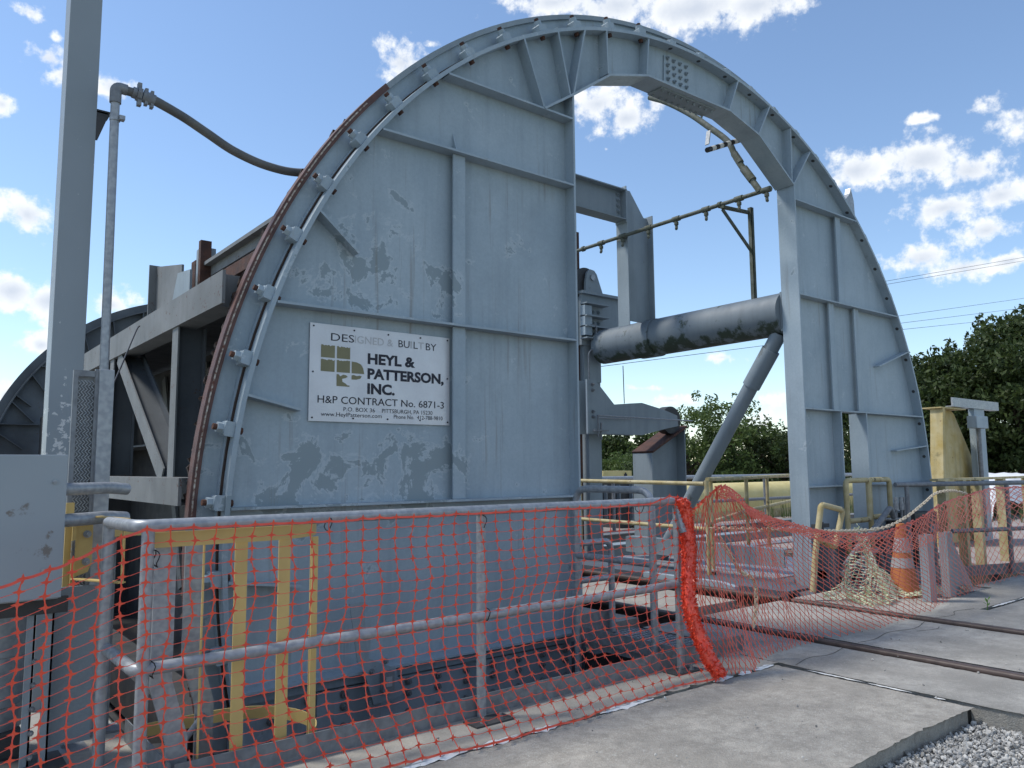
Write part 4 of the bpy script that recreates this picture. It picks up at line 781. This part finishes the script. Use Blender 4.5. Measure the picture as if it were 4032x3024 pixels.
me = bpy.data.meshes.new('slab_debris'); me.from_pydata(V.tolist(), [], F.tolist()); me.materials.append(gm); o = bpy.data.objects.new('slab_debris', me); COL.objects.link(o); tag(o, 'tiny stones and grit scattered on the concrete slabs', 'grit', kind='stuff')
for x, z in ((.86, .93), (.86, .5), (2.48, 1.0), (2.5, .52), (3.7, 1.03), (1.6, 1.03)):
    P = [(x + .006*sin(t*3), 3.385 + .034*cos(t), z + .034*sin(t)) for t in [i*.45 for i in range(15)]]; build('tie_wire', T().tube(P, .0025, 5), 'black', gr)
# ================================================================= RIGHT FOREGROUND THINGS
cn = thing('traffic_cone', (7.96, 3.8, 0), 'orange traffic cone with two white bands standing behind the fine net', 'traffic cone')
def frust(z0, z1, e=0):
    f = lambda z: .148 - (.148-.038) * z / .70
    return T().tube([(7.96, 3.8, z0), (7.96, 3.8, z1)], 1, 28, True, [f(z0)+e, f(z1)+e])
build('cone_body', frust(.02, .70), 'orangecone', cn); build('base', T().prism([(7.80,3.66),(8.12,3.66),(8.12,3.94),(7.80,3.94)], 0, .03, 'xy'), 'orangecone', cn, smooth=0, bevel=.01)
build('reflective_band', frust(.27, .365, .003), 'whitecone', cn); build('reflective_band', frust(.42, .56, .003), 'whitecone', cn)
for i, (x, lab) in enumerate(((7.72, 'left grey channel post right of the traffic cone'), (8.14, 'right grey channel post with a gusset right of the traffic cone'))):
    t = thing('channel_post', (x, 3.42, 0), lab, 'post', 'channel posts behind the net')
    build('post_section', T().box((x, 3.44, 0), (x+.13, 3.452, .62)).box((x, 3.452, 0), (x+.012, 3.52, .62)).box((x+.118, 3.452, 0), (x+.13, 3.52, .62)), 'paint2', t, smooth=0)
    if i: build('gusset', T().prism([(8.27, 0), (8.8, 0), (8.8, .05), (8.36, .58), (8.27, .6)], 3.5, 3.52), 'paint2', t, smooth=0)
gr3 = thing('guardrail', (8.95, 4.2, 0), 'grey pipe guardrail at the right edge in front of the yellow bulkhead', 'guardrail')
P_('top_rail', fillet([(8.84, 4.25, 1.06), (10.42, 3.69, 1.06), (12.5, 2.95, 1.06)], .02), 'galvd', gr3, r=.027)
P_('mid_rail', [(9.6, 4.0, .52), (10.42, 3.69, .52), (12.5, 2.95, .52)], 'galvd', gr3)
for x, y in ((9.0, 4.2), (10.42, 3.69)): P_('post', [(x, y, 0), (x, y, 1.05)], 'galvd', gr3)
build('toe_board', T().bar((8.95, 4.25, .06), (10.5, 3.7, .06), .008, .12).bar((10.5, 3.7, .06), (12.5, 2.98, .06), .008, .12), 'galvd', gr3, smooth=0)
hp = thing('bent_handrail', (8.1, 4.4, 0), 'bent grey pipe handrail slanting behind the pale green netting', 'handrail')
P_('pipe', fillet([(7.5, 4.15, .28), (7.9, 4.2, .46), (8.55, 4.35, .60), (9.0, 4.4, .80), (9.08, 4.4, .68)], .06), 'galvd', hp, r=.032); P_('pipe', fillet([(7.55, 4.2, .2), (8.5, 4.3, .38), (8.6, 4.3, 0)], .06), 'galvd', hp, r=.028)
# pale green camouflage net heap
mb = MB()
def camo(u, v):
    x = 7.0 + u*1.2 + .12*sin(v*3+u*4); h_ = max(0, .56*math.exp(-((u-.58)/.22)**2) + .22*math.exp(-((u-.35)/.2)**2)); z = .02 + h_*(1-v)**1.2*(1+.1*sin(u*30)) + .012*sin(u*40+v*22); y = 4.1 - .45*v + .05*sin(u*13) + .04*sin(v*11+u*25)
    return Vector((x, y, max(.012, z)))
g_ = {}
NU, NV = 60, 34
for i in range(NU+1):
    for j in range(NV+1): g_[i, j] = camo(i/NU, j/NV) + Vector((random.uniform(-.008, .008), random.uniform(-.008, .008), random.uniform(-.004, .012)))
for (i, j), p in g_.items():
    if (i+j) % 2: continue
    for di in (-1, 1):
        q = g_.get((i+di, j+1))
        if q is not None: ribbon(mb, p, q, .008, Vector((0, -1, .6)))
    if random.random() < .85:
        a = random.uniform(0, pi); s_ = random.uniform(.012, .026); e1 = Vector((cos(a), .3*sin(a), sin(a)*.8)) * s_; e2 = Vector((-sin(a), .5, cos(a))) * s_*.6; mb.add([p-e1, p+e2, p+e1*.8, p-e2], [(0, 1, 2, 3)])
for k in range(700):
    a = random.random(); p = Vector((7.9 + a*1.0, 3.62 + .12*sin(a*7) + random.uniform(-.06, .06), random.uniform(.01, .07))); t_ = random.uniform(0, pi); s_ = random.uniform(.01, .022)
    e1 = Vector((cos(t_), sin(t_)*.6, random.uniform(-.5, .5)))*s_; e2 = Vector((-sin(t_), cos(t_)*.5, .5))*s_*.5; mb.add([p-e1, p+e2, p+e1, p-e2], [(0, 1, 2, 3)])
o = build('camouflage_net', mb, 'camo', smooth=0); tag(o, 'crumpled heap of pale green net left of the traffic cone', 'net heap')
# plastic chains
def chain(name, pts, lab, r=.0055, pitch=.034):
    P = smoothpath(pts, 14); t = thing(name, P[0], lab, 'chain'); dist = 0; link = None; acc_ = 0; k = 0; L0 = P[0]; items = []
    for a, b in zip(P, P[1:]):
        acc_ += (b-a).length
        while acc_ >= pitch: acc_ -= pitch; items.append((b.copy(), (b-a).normalized()))
    lm = mesh_only('link', T().tube([(.024*cos(a_), .011*sin(a_), 0) for a_ in [2*pi*i/12 for i in range(13)]], r, 6, False), 'chain')
    for k, (p, d) in enumerate(items[:290]):
        o_ = bpy.data.objects.new('link', lm); COL.objects.link(o_); o_.parent = t; q = d.to_track_quat('X', 'Z').to_matrix().to_4x4() @ Matrix.Rotation(pi/2*(k % 2), 4, 'X'); o_.matrix_local = Matrix.Translation(p - P[0]) @ q
chain('plastic_chain', [(4.22, 3.27, .88), (4.8, 3.24, .84), (5.6, 3.24, .785), (6.4, 3.24, .76), (6.9, 3.26, .82), (7.5, 3.35, .93), (8.1, 3.5, 1.0), (8.7, 3.6, 1.01), (9.1, 3.62, .97)], 'cream plastic chain strung along the top of the sagging net')
chain('plastic_chain', [(4.3, 3.25, .84), (4.45, 3.2, .60), (4.60, 3.2, .52), (4.62, 3.2, .38), (4.58, 3.2, .22)], 'short cream plastic chain end dangling near the red roll')
# small weed in the joint
wd_ = thing('weed', (7.77, 2.98, 0), 'small green weed sprouting from the slab joint', 'plant')
build('stem', T().tube([(7.77, 2.98, -.02), (7.775, 2.975, .07)], .003, 6), 'leaf3', wd_)
for k in range(7):
    a = k*2.4; d = Vector((cos(a), sin(a)*.7, .5 + .1*k)).normalized(); p = Vector((7.773, 2.977, .02 + .009*k)); s_ = d.cross(Vector((0, 0, 1))).normalized(); build('leaf', T().add([p, p + d*.03 + s_*.008, p + d*.06, p + d*.03 - s_*.008], [(0, 1, 2, 3)]), 'leaf3', wd_, smooth=0)
# ================================================================= RIGHT BACKGROUND
bk = thing('yellow_bulkhead', (14.6, 6.4, 0), 'tall tapered yellow steel bulkhead with moss streaks right of the ring', 'bulkhead')
build('bulkhead_plate', T().prism([(14.0, -.2), (16.0, -.2), (16.05, 1.18), (15.2, 2.2), (15.1, 2.25), (14.35, 2.25)], 6.16, 6.2), 'yellowstain', bk, smooth=0)
build('edge_flange', T().box((13.88, 6.0, -.2), (13.92, 6.4, 2.3)), 'yellow', bk, smooth=0) if False else None
build('edge_flange', T().prism([(13.95, -.2), (14.05, -.2), (14.35, 2.26), (14.25, 2.26)], 5.95, 6.16), 'yellowstain', bk, smooth=0)
build('cap_plate', T().box((14.2, 5.95, 2.26), (15.2, 6.3, 2.28)), 'yellowstain', bk, smooth=0)
pp = thing('conduit_post', (15.2, 6, 0), 'grey T shaped post with a junction box and conduit in front of the trees', 'post')
build('post', T().box((15.1, 5.95, -.1), (15.55, 5.97, 2.36)).box((15.1, 5.97, -.1), (15.12, 6.15, 2.36)).box((15.53, 5.97, -.1), (15.55, 6.15, 2.36)), 'paint2', pp, smooth=0) if False else build('post', T().box((15.55, 5.95, -.1), (16.0, 6.05, 2.34)), 'paint', pp, smooth=0)
build('cross_arm', T().box((14.6, 5.92, 2.30), (16.62, 5.95, 2.46)).box((14.6, 5.95, 2.30), (16.62, 6.05, 2.315)), 'galv', pp, smooth=0)
build('junction_box', T().box((15.2, 5.78, 1.93), (15.7, 5.95, 2.15)), 'paint', pp, smooth=0, bevel=.01); P_('conduit', [(15.5, 5.88, 1.93), (15.5, 5.88, 0)], 'galvd', pp, r=.04)
tp = thing('tarp_pile', (22, 8, -.2), 'white plastic sheet bulging over a pile at the right edge', 'tarp')
V_ = []; F_ = []; n_ = 26
for i in range(n_+1):
    for j in range(n_+1):
        u, v = i/n_, j/n_; V_.append((21.2 + u*8, 7.9 + v*3, -.2 + 1.15*min(1, 5*min(u*1.2, 1-u, v*2+.04, 1-v))**.5 + .06*sin(u*17+v*6) + random.uniform(-.03, .03)))
for i in range(n_):
    for j in range(n_): a = i*(n_+1)+j; F_.append((a, a+n_+1, a+n_+2, a+1))
build('sheet', T().add(V_, F_), 'white', tp, smooth=60)
yb2 = thing('yellow_railing', (11, 5, 0), 'yellow flat bar railing with upright bars at the right edge behind the net', 'railing')
for k, (x, y) in enumerate(((10.7, 4.5), (11.25, 4.5), (11.75, 4.5), (12.6, 4.5), (13.6, 4.5), (14.6, 4.5))): build('upright_bar', T().box((x, y, -.1), (x+.09, y+.012, 1.07)).box((x, y+.012, -.1), (x+.012, y+.11, 1.07)), 'yellowold', yb2, smooth=0)
build('top_bar', T().box((10.5, 4.5, 1.07), (15.5, 4.6, 1.10)), 'yellowold', yb2, smooth=0)
vb = thing('valve_block', (9.9, 4.6, 0), 'dark hydraulic valve block with hoses at the foot of the right ring plate', 'valve block')
build('block', T().box((9.7, 4.45, .55), (10.3, 4.8, .70)).box((9.8, 4.5, .1), (10.2, 4.75, .55)), 'dark', vb, smooth=0)
for k, x in enumerate((9.35, 9.48, 9.55)): build('fitting', T().tube([(x, 4.5, .75), (x, 4.5, .83)], .03, 8).tube([(x, 4.5, .83), (x, 4.5, .90)], .022, 6), 'galv', vb); P_('line', [(x, 4.5, .75), (x, 4.5, .05)], 'galvd', vb, r=.014)
P_('line', fillet([(8.95, 4.5, .66), (9.5, 4.5, .64), (9.55, 4.5, .3)], .06), 'galvd', vb, r=.018)
eb = thing('equipment_base', (8.6, 4.7, 0), 'dark steel frame with legs and open bays behind the channel posts', 'machine frame')
build('top_beam', T().box((8.1, 4.62, .42), (10.9, 4.9, .54)), 'brace', eb, smooth=0)
for x in (8.1, 8.75, 9.35, 9.95, 10.6): build('leg', T().box((x, 4.64, -.2), (x+.09, 4.8, .42)), 'brace', eb, smooth=0)
build('lower_beam', T().box((8.1, 4.7, .05), (10.9, 4.85, .13)), 'brace', eb, smooth=0); build('back_panel', T().box((8.1, 4.88, -.2), (10.9, 4.9, .42)), 'dark', eb, smooth=0)
for k in range(4): P_('hydraulic_hose', smoothpath([(9.3+k*.1, 4.55, .62), (9.28+k*.1, 4.4, .35), (9.35+k*.08, 4.42, .12), (9.5+k*.1, 4.6, .0)], 6), 'black', eb, r=.013)
fl = tag(build('machine_floor', T().box((12.0, 3.6, -.16), (26, 14, -.1)), 'pink', smooth=0), kind='structure')
# conveyor and beams behind
cv = thing('covered_conveyor', (16, 13, 0), 'long pale yellow covered conveyor with a rounded end behind the yellow railing', 'conveyor')
mb = T(); seg = 14; prof_ = [(13.0 - .42*cos(R(t)), .42 + .42*sin(R(t))) for t in range(0, 181, 12)] + [(13.42, .1), (12.58, .1)]
build('cover', T().prism(prof_, 13.4, 26, 'yz'), 'yellowp', cv, smooth=40); build('end_cap', T().prism([(13.0 - .46*cos(R(t)), .42 + .46*sin(R(t))) for t in range(0, 181, 12)] + [(13.46, -.1), (12.54, -.1)], 13.05, 13.4, 'yz'), 'dark', cv, smooth=40)
build('side_panel', T().box((13.5, 12.5, -.1), (26, 12.55, .12)), 'yellowold', cv, smooth=0)
mtb = thing('yellow_motor_box', (12.4, 12, 1), 'small yellow box on the grey beam far behind the clamp tower', 'box')
build('housing', T().box((12.2, 12.2, 1.03), (13.1, 12.7, 1.2)), 'yellowp', mtb, smooth=0); build('marking', T().box((12.85, 12.195, 1.06), (12.95, 12.2, 1.13)).box((12.88, 12.19, 1.03), (12.92, 12.195, 1.16)), 'ink', mtb, smooth=0)
fb_ = thing('far_pipe_rail', (12, 12, 1), 'long weathered grey pipe rail crossing far behind the ring', 'railing')
P_('top_rail', [(11.0, 12, 1.04), (26, 12, 1.0)], 'galv', fb_, r=.05); P_('mid_rail', [(11.0, 12, .45), (26, 12, .42)], 'galvd', fb_, r=.04)
for x in (12.3, 14.6, 17.9, 21.5): P_('post', [(x, 12, -.1), (x, 12, 1.04)], 'galvd', fb_, r=.04)
fm = thing('machine_frame', (12, 12.2, 0), 'dark bolted machine frame left of the yellow conveyor end', 'frame')
build('frame_plate', T().box((11.5, 12.2, .1), (13.3, 12.3, .95)), 'dark', fm, smooth=0)
for k in range(4): build('stiffener', T().box((11.8+k*.4, 12.1, .1), (11.82+k*.4, 12.2, .9)), 'paint2', fm, smooth=0)
for i, (y, z, h_, m) in enumerate(((9.0, .02, .2, 'paint2'), (10.2, .05, .24, 'truss'), (8.2, -.1, .14, 'galvd'))):
    bmx = thing('floor_beam', (10, y, z), ['wide grey floor beam nearest behind the silver plate', 'pale weathered floor beam farthest back below the conveyor', 'low dull grey floor beam behind the yellow posts'][i], 'beam')
    build('beam', T().box((8.9, y, z-h_), (24, y+.18, z)).box((8.9, y-.06, z), (24, y+.24, z+.02)), m, bmx, smooth=0)
tag(build('equipment_floor', T().box((8.9, 5.0, -.6), (11.88, 12.75, -.3)), 'pink', smooth=0), kind='structure')
# left far: grass glimpse and railing
# ================================================================= VEGETATION
def leaves(n, blobs, s0, s1):
    cs = np.array([b[:3] for b in blobs]); rs = np.array([b[3:6] for b in blobs]); wts = rs.prod(1)**.6; wts /= wts.sum()
    k = rng.choice(len(blobs), n, p=wts); d = rng.normal(size=(n, 3)); d /= np.linalg.norm(d, axis=1)[:, None]
    rad = rng.uniform(.35, 1, n)**.45 * (1 + .12*rng.normal(size=n)); p = cs[k] + d * rs[k] * rad[:, None]
    a = rng.normal(size=(n, 3)); a /= np.linalg.norm(a, axis=1)[:, None]; b = np.cross(a, rng.normal(size=(n, 3))); b /= np.linalg.norm(b, axis=1)[:, None]
    s_ = rng.uniform(s0, s1, n)[:, None]; V = np.stack([p - a*s_, p + b*s_*.45, p + a*s_, p - b*s_*.45], 1).reshape(-1, 3)
    F = np.arange(n*4).reshape(-1, 4); return V, F
def tree(name, x, y, h_, rad, n, lab, cat, group, m='leaf1', trunk=True, low=.15, s=(.09, .18), nb=26, z0=-.17, seed=0):
    random.seed(seed + int(x*7)); t = thing(name, (x, y, z0), lab, cat, group); blobs = []
    for i in range(nb):
        v = random.random()**.85; a = random.uniform(0, 2*pi); zz = low*h_ + (1-low)*h_*(.04 + .9*v); prof_r = sqrt(max(.06, 1 - (abs(v-.4)/.66)**2)); rr = rad * prof_r * random.uniform(.15, 1.0); br_ = rad * random.uniform(.10, .30)
        blobs.append((x + rr*cos(a), y + rr*sin(a), z0+zz, br_, br_, br_*random.uniform(.5, .9)))
    for i in range(nb // 3):   # sprays that stick out of the outline
        a = random.uniform(0, 2*pi); v = random.uniform(.45, 1.04); rr = rad * sqrt(max(.03, 1.08 - (abs(v-.4)/.66)**2)); br_ = rad*random.uniform(.05, .11)
        blobs.append((x + rr*cos(a), y + rr*sin(a), z0+low*h_+(1-low)*h_*v, br_, br_, br_*1.3))
    V, F = leaves(n, blobs, *s); o = Vector((x, y, z0)); me_ = bpy.data.meshes.new('crown'); me_.from_pydata((V - np.array(o)).tolist(), [], F.tolist()); me_.materials.append(MT[m])
    c = bpy.data.objects.new('crown', me_); COL.objects.link(c); c.parent = t
    if trunk:
        tk = T(); tk.tube([(x, y, z0), (x+.1, y, z0+h_*.25), (x, y+.1, z0+h_*.6)], .1, 8, True, [rad*.07, rad*.05, rad*.02])
        build('trunk', tk, 'bark', t)
        for b in blobs[:9]:
            build('limb', T().tube([(x+.05, y, z0+h_*random.uniform(.2, .45)), ((x+b[0])/2, (y+b[1])/2, (z0+h_*.4+b[2])/2), (b[0], b[1], b[2])], .05, 6, True, [rad*.025, rad*.018, rad*.006]), 'bark', t)
def pol(az_, dist): return dist*sin(R(az_)), dist*cos(R(az_))
right = [(66.2, 47, 6.6, 3.0), (68.0, 44, 7.0, 3.3), (69.6, 46, 7.6, 3.2), (71.4, 44, 8.6, 4.0), (73.8, 45, 8.8, 4), (76.5, 47, 8.2, 4), (64.4, 52, 6.0, 3.0), (62.0, 50, 5.2, 2.8), (79.5, 46, 8.5, 4), (83, 48, 8, 4)]
rl_ = ['bushy dark tree nearest the right shoulder of the ring', 'round dark tree behind the yellow bulkhead top', 'tall dark tree behind the T shaped post', 'tallest dark tree at the right edge of the view', 'dark tree just outside the right edge', 'dark tree further right along the row', 'dark tree seen low behind the right ring plate', 'dark tree glimpsed through the slot in the ring plate', 'dark tree second beyond the right edge', 'dark tree third beyond the right edge']
for i, (a, d, hh, rd) in enumerate(right):
    x, y = pol(a, d); tree('broadleaf_tree', x, y, hh, rd, 15000 if i < 4 else 7000, rl_[i], 'tree', 'tall trees on the right', seed=i, low=.02, nb=95)
mid = [(51.0, 33, 3.8, 2.4, 'leaf2', 'leafy shrub left of the slanted brace pipe'), (53.3, 34, 4.3, 2.2, 'leaf2', 'taller open shrub behind the slanted brace pipe'), (55.2, 36, 3.2, 2.4, 'leaf1', 'low dark bush right of the brace pipe'), (57.4, 36, 2.9, 2.4, 'leaf1', 'low dark bush against the right column'), (59.6, 38, 3.2, 2.4, 'leaf1', 'low dark bush behind the right column'), (49.0, 42, 2.2, 2.2, 'leaf1', 'low bush behind the inclined stop post'), (56.3, 44, 3.0, 2.4, 'leaf1', 'dark bush behind the low hedge')]
for i, (a, d, hh, rd, m_, lab) in enumerate(mid):
    x, y = pol(a, d); tree('shrub', x, y, hh, rd, 6500, lab, 'shrub', 'shrubs behind the ring opening', m_, seed=20+i, low=.0, s=(.05, .11), nb=60)
for i, (a, d, hh, rd) in enumerate(((44.6, 95, 4.4, 3.5), (46.0, 98, 5.3, 4), (47.6, 96, 5.6, 4), (49.5, 96, 5.0, 4), (43.0, 98, 4.5, 4))):
    x, y = pol(a, d); tree('distant_tree', x, y, hh, rd, 3500, ['small round far tree just right of the clamp tower upright', 'far tree with a pointed top above the yellow box', 'tallest far tree left of the inclined stop post', 'far tree hidden partly by the inclined stop post', 'far tree mostly hidden by the left ring plate'][i], 'tree', 'distant trees', 'leaf1', seed=50+i, s=(.2, .38), low=0)
for i, (a, d) in enumerate(((46.2, 60), (48, 58))):
    x, y = pol(a, d); tree('shrub', x, y, 2.2, 3.2, 5000, ['pale tall weeds in the gap beside the clamp tower', 'pale tall weeds left of the stop post'][i], 'shrub', 'weeds in the gap', 'leaf2', seed=70+i, trunk=False, s=(.08, .16), low=0)
V, F = leaves(26000, [(sin(R(a))*d, cos(R(a))*d, -.2, 9, 9, 4.2*random.uniform(.7, 1)) for a in range(-40, 130, 4) for d in (165,)], .5, .9)
me = bpy.data.meshes.new('far_woods'); me.from_pydata(V.tolist(), [], F.tolist()); me.materials.append(MT['leaf1']); o = bpy.data.objects.new('far_woods', me); COL.objects.link(o)
tag(o, 'low far line of woods along the horizon', 'woods', kind='stuff')
mb = MB()
for k in range(9000):
    a = R(random.uniform(40, 74)); d = random.uniform(22, 50); x, y = d*sin(a), d*cos(a); h_ = random.uniform(.2, .7); dx = random.uniform(-.12, .12); mb.add([(x-.025, y, -.17), (x+.025, y, -.17), (x+dx, y, -.17+h_)], [(0, 1, 2)])
o = build('tall_grass', mb, 'leaf2', smooth=0); tag(o, 'tall rough grass below the shrubs behind the site', 'grass', kind='stuff')
# power lines
for i, (z0_, z1_, z2_) in enumerate(((21.4, 30.71, 0), (21.03, 30.22, 0), (17.77, 24.54, 0), (16.93, 23.17, 0), (16.2, 21.88, 0))):
    xa, xb = (84.7, 125.5) if i < 2 else (87.0, 124.0); sl_ = (z1_-z0_)/(xb-xa); xs_ = [xa-46 if i == 4 else xa-6, xa, (xa+xb)/2, xb, xb+60]
    pts = [(x, 40, z0_ + sl_*(x-xa)) for x in xs_]
    if i == 4: pts[0] = (40.0, 40, 8.55); pts.insert(1, (61, 40, 12.05))
    o = build('power_line', T().tube(pts, .022 if i else .022, 5), 'black')
    tag(o, ['highest power line at the right above the trees', 'second highest power line, close under the top one', 'middle power line above the right trees', 'second lowest power line above the right trees', 'lowest power line, also seen below the large pipe'][i], 'power line', 'power lines')
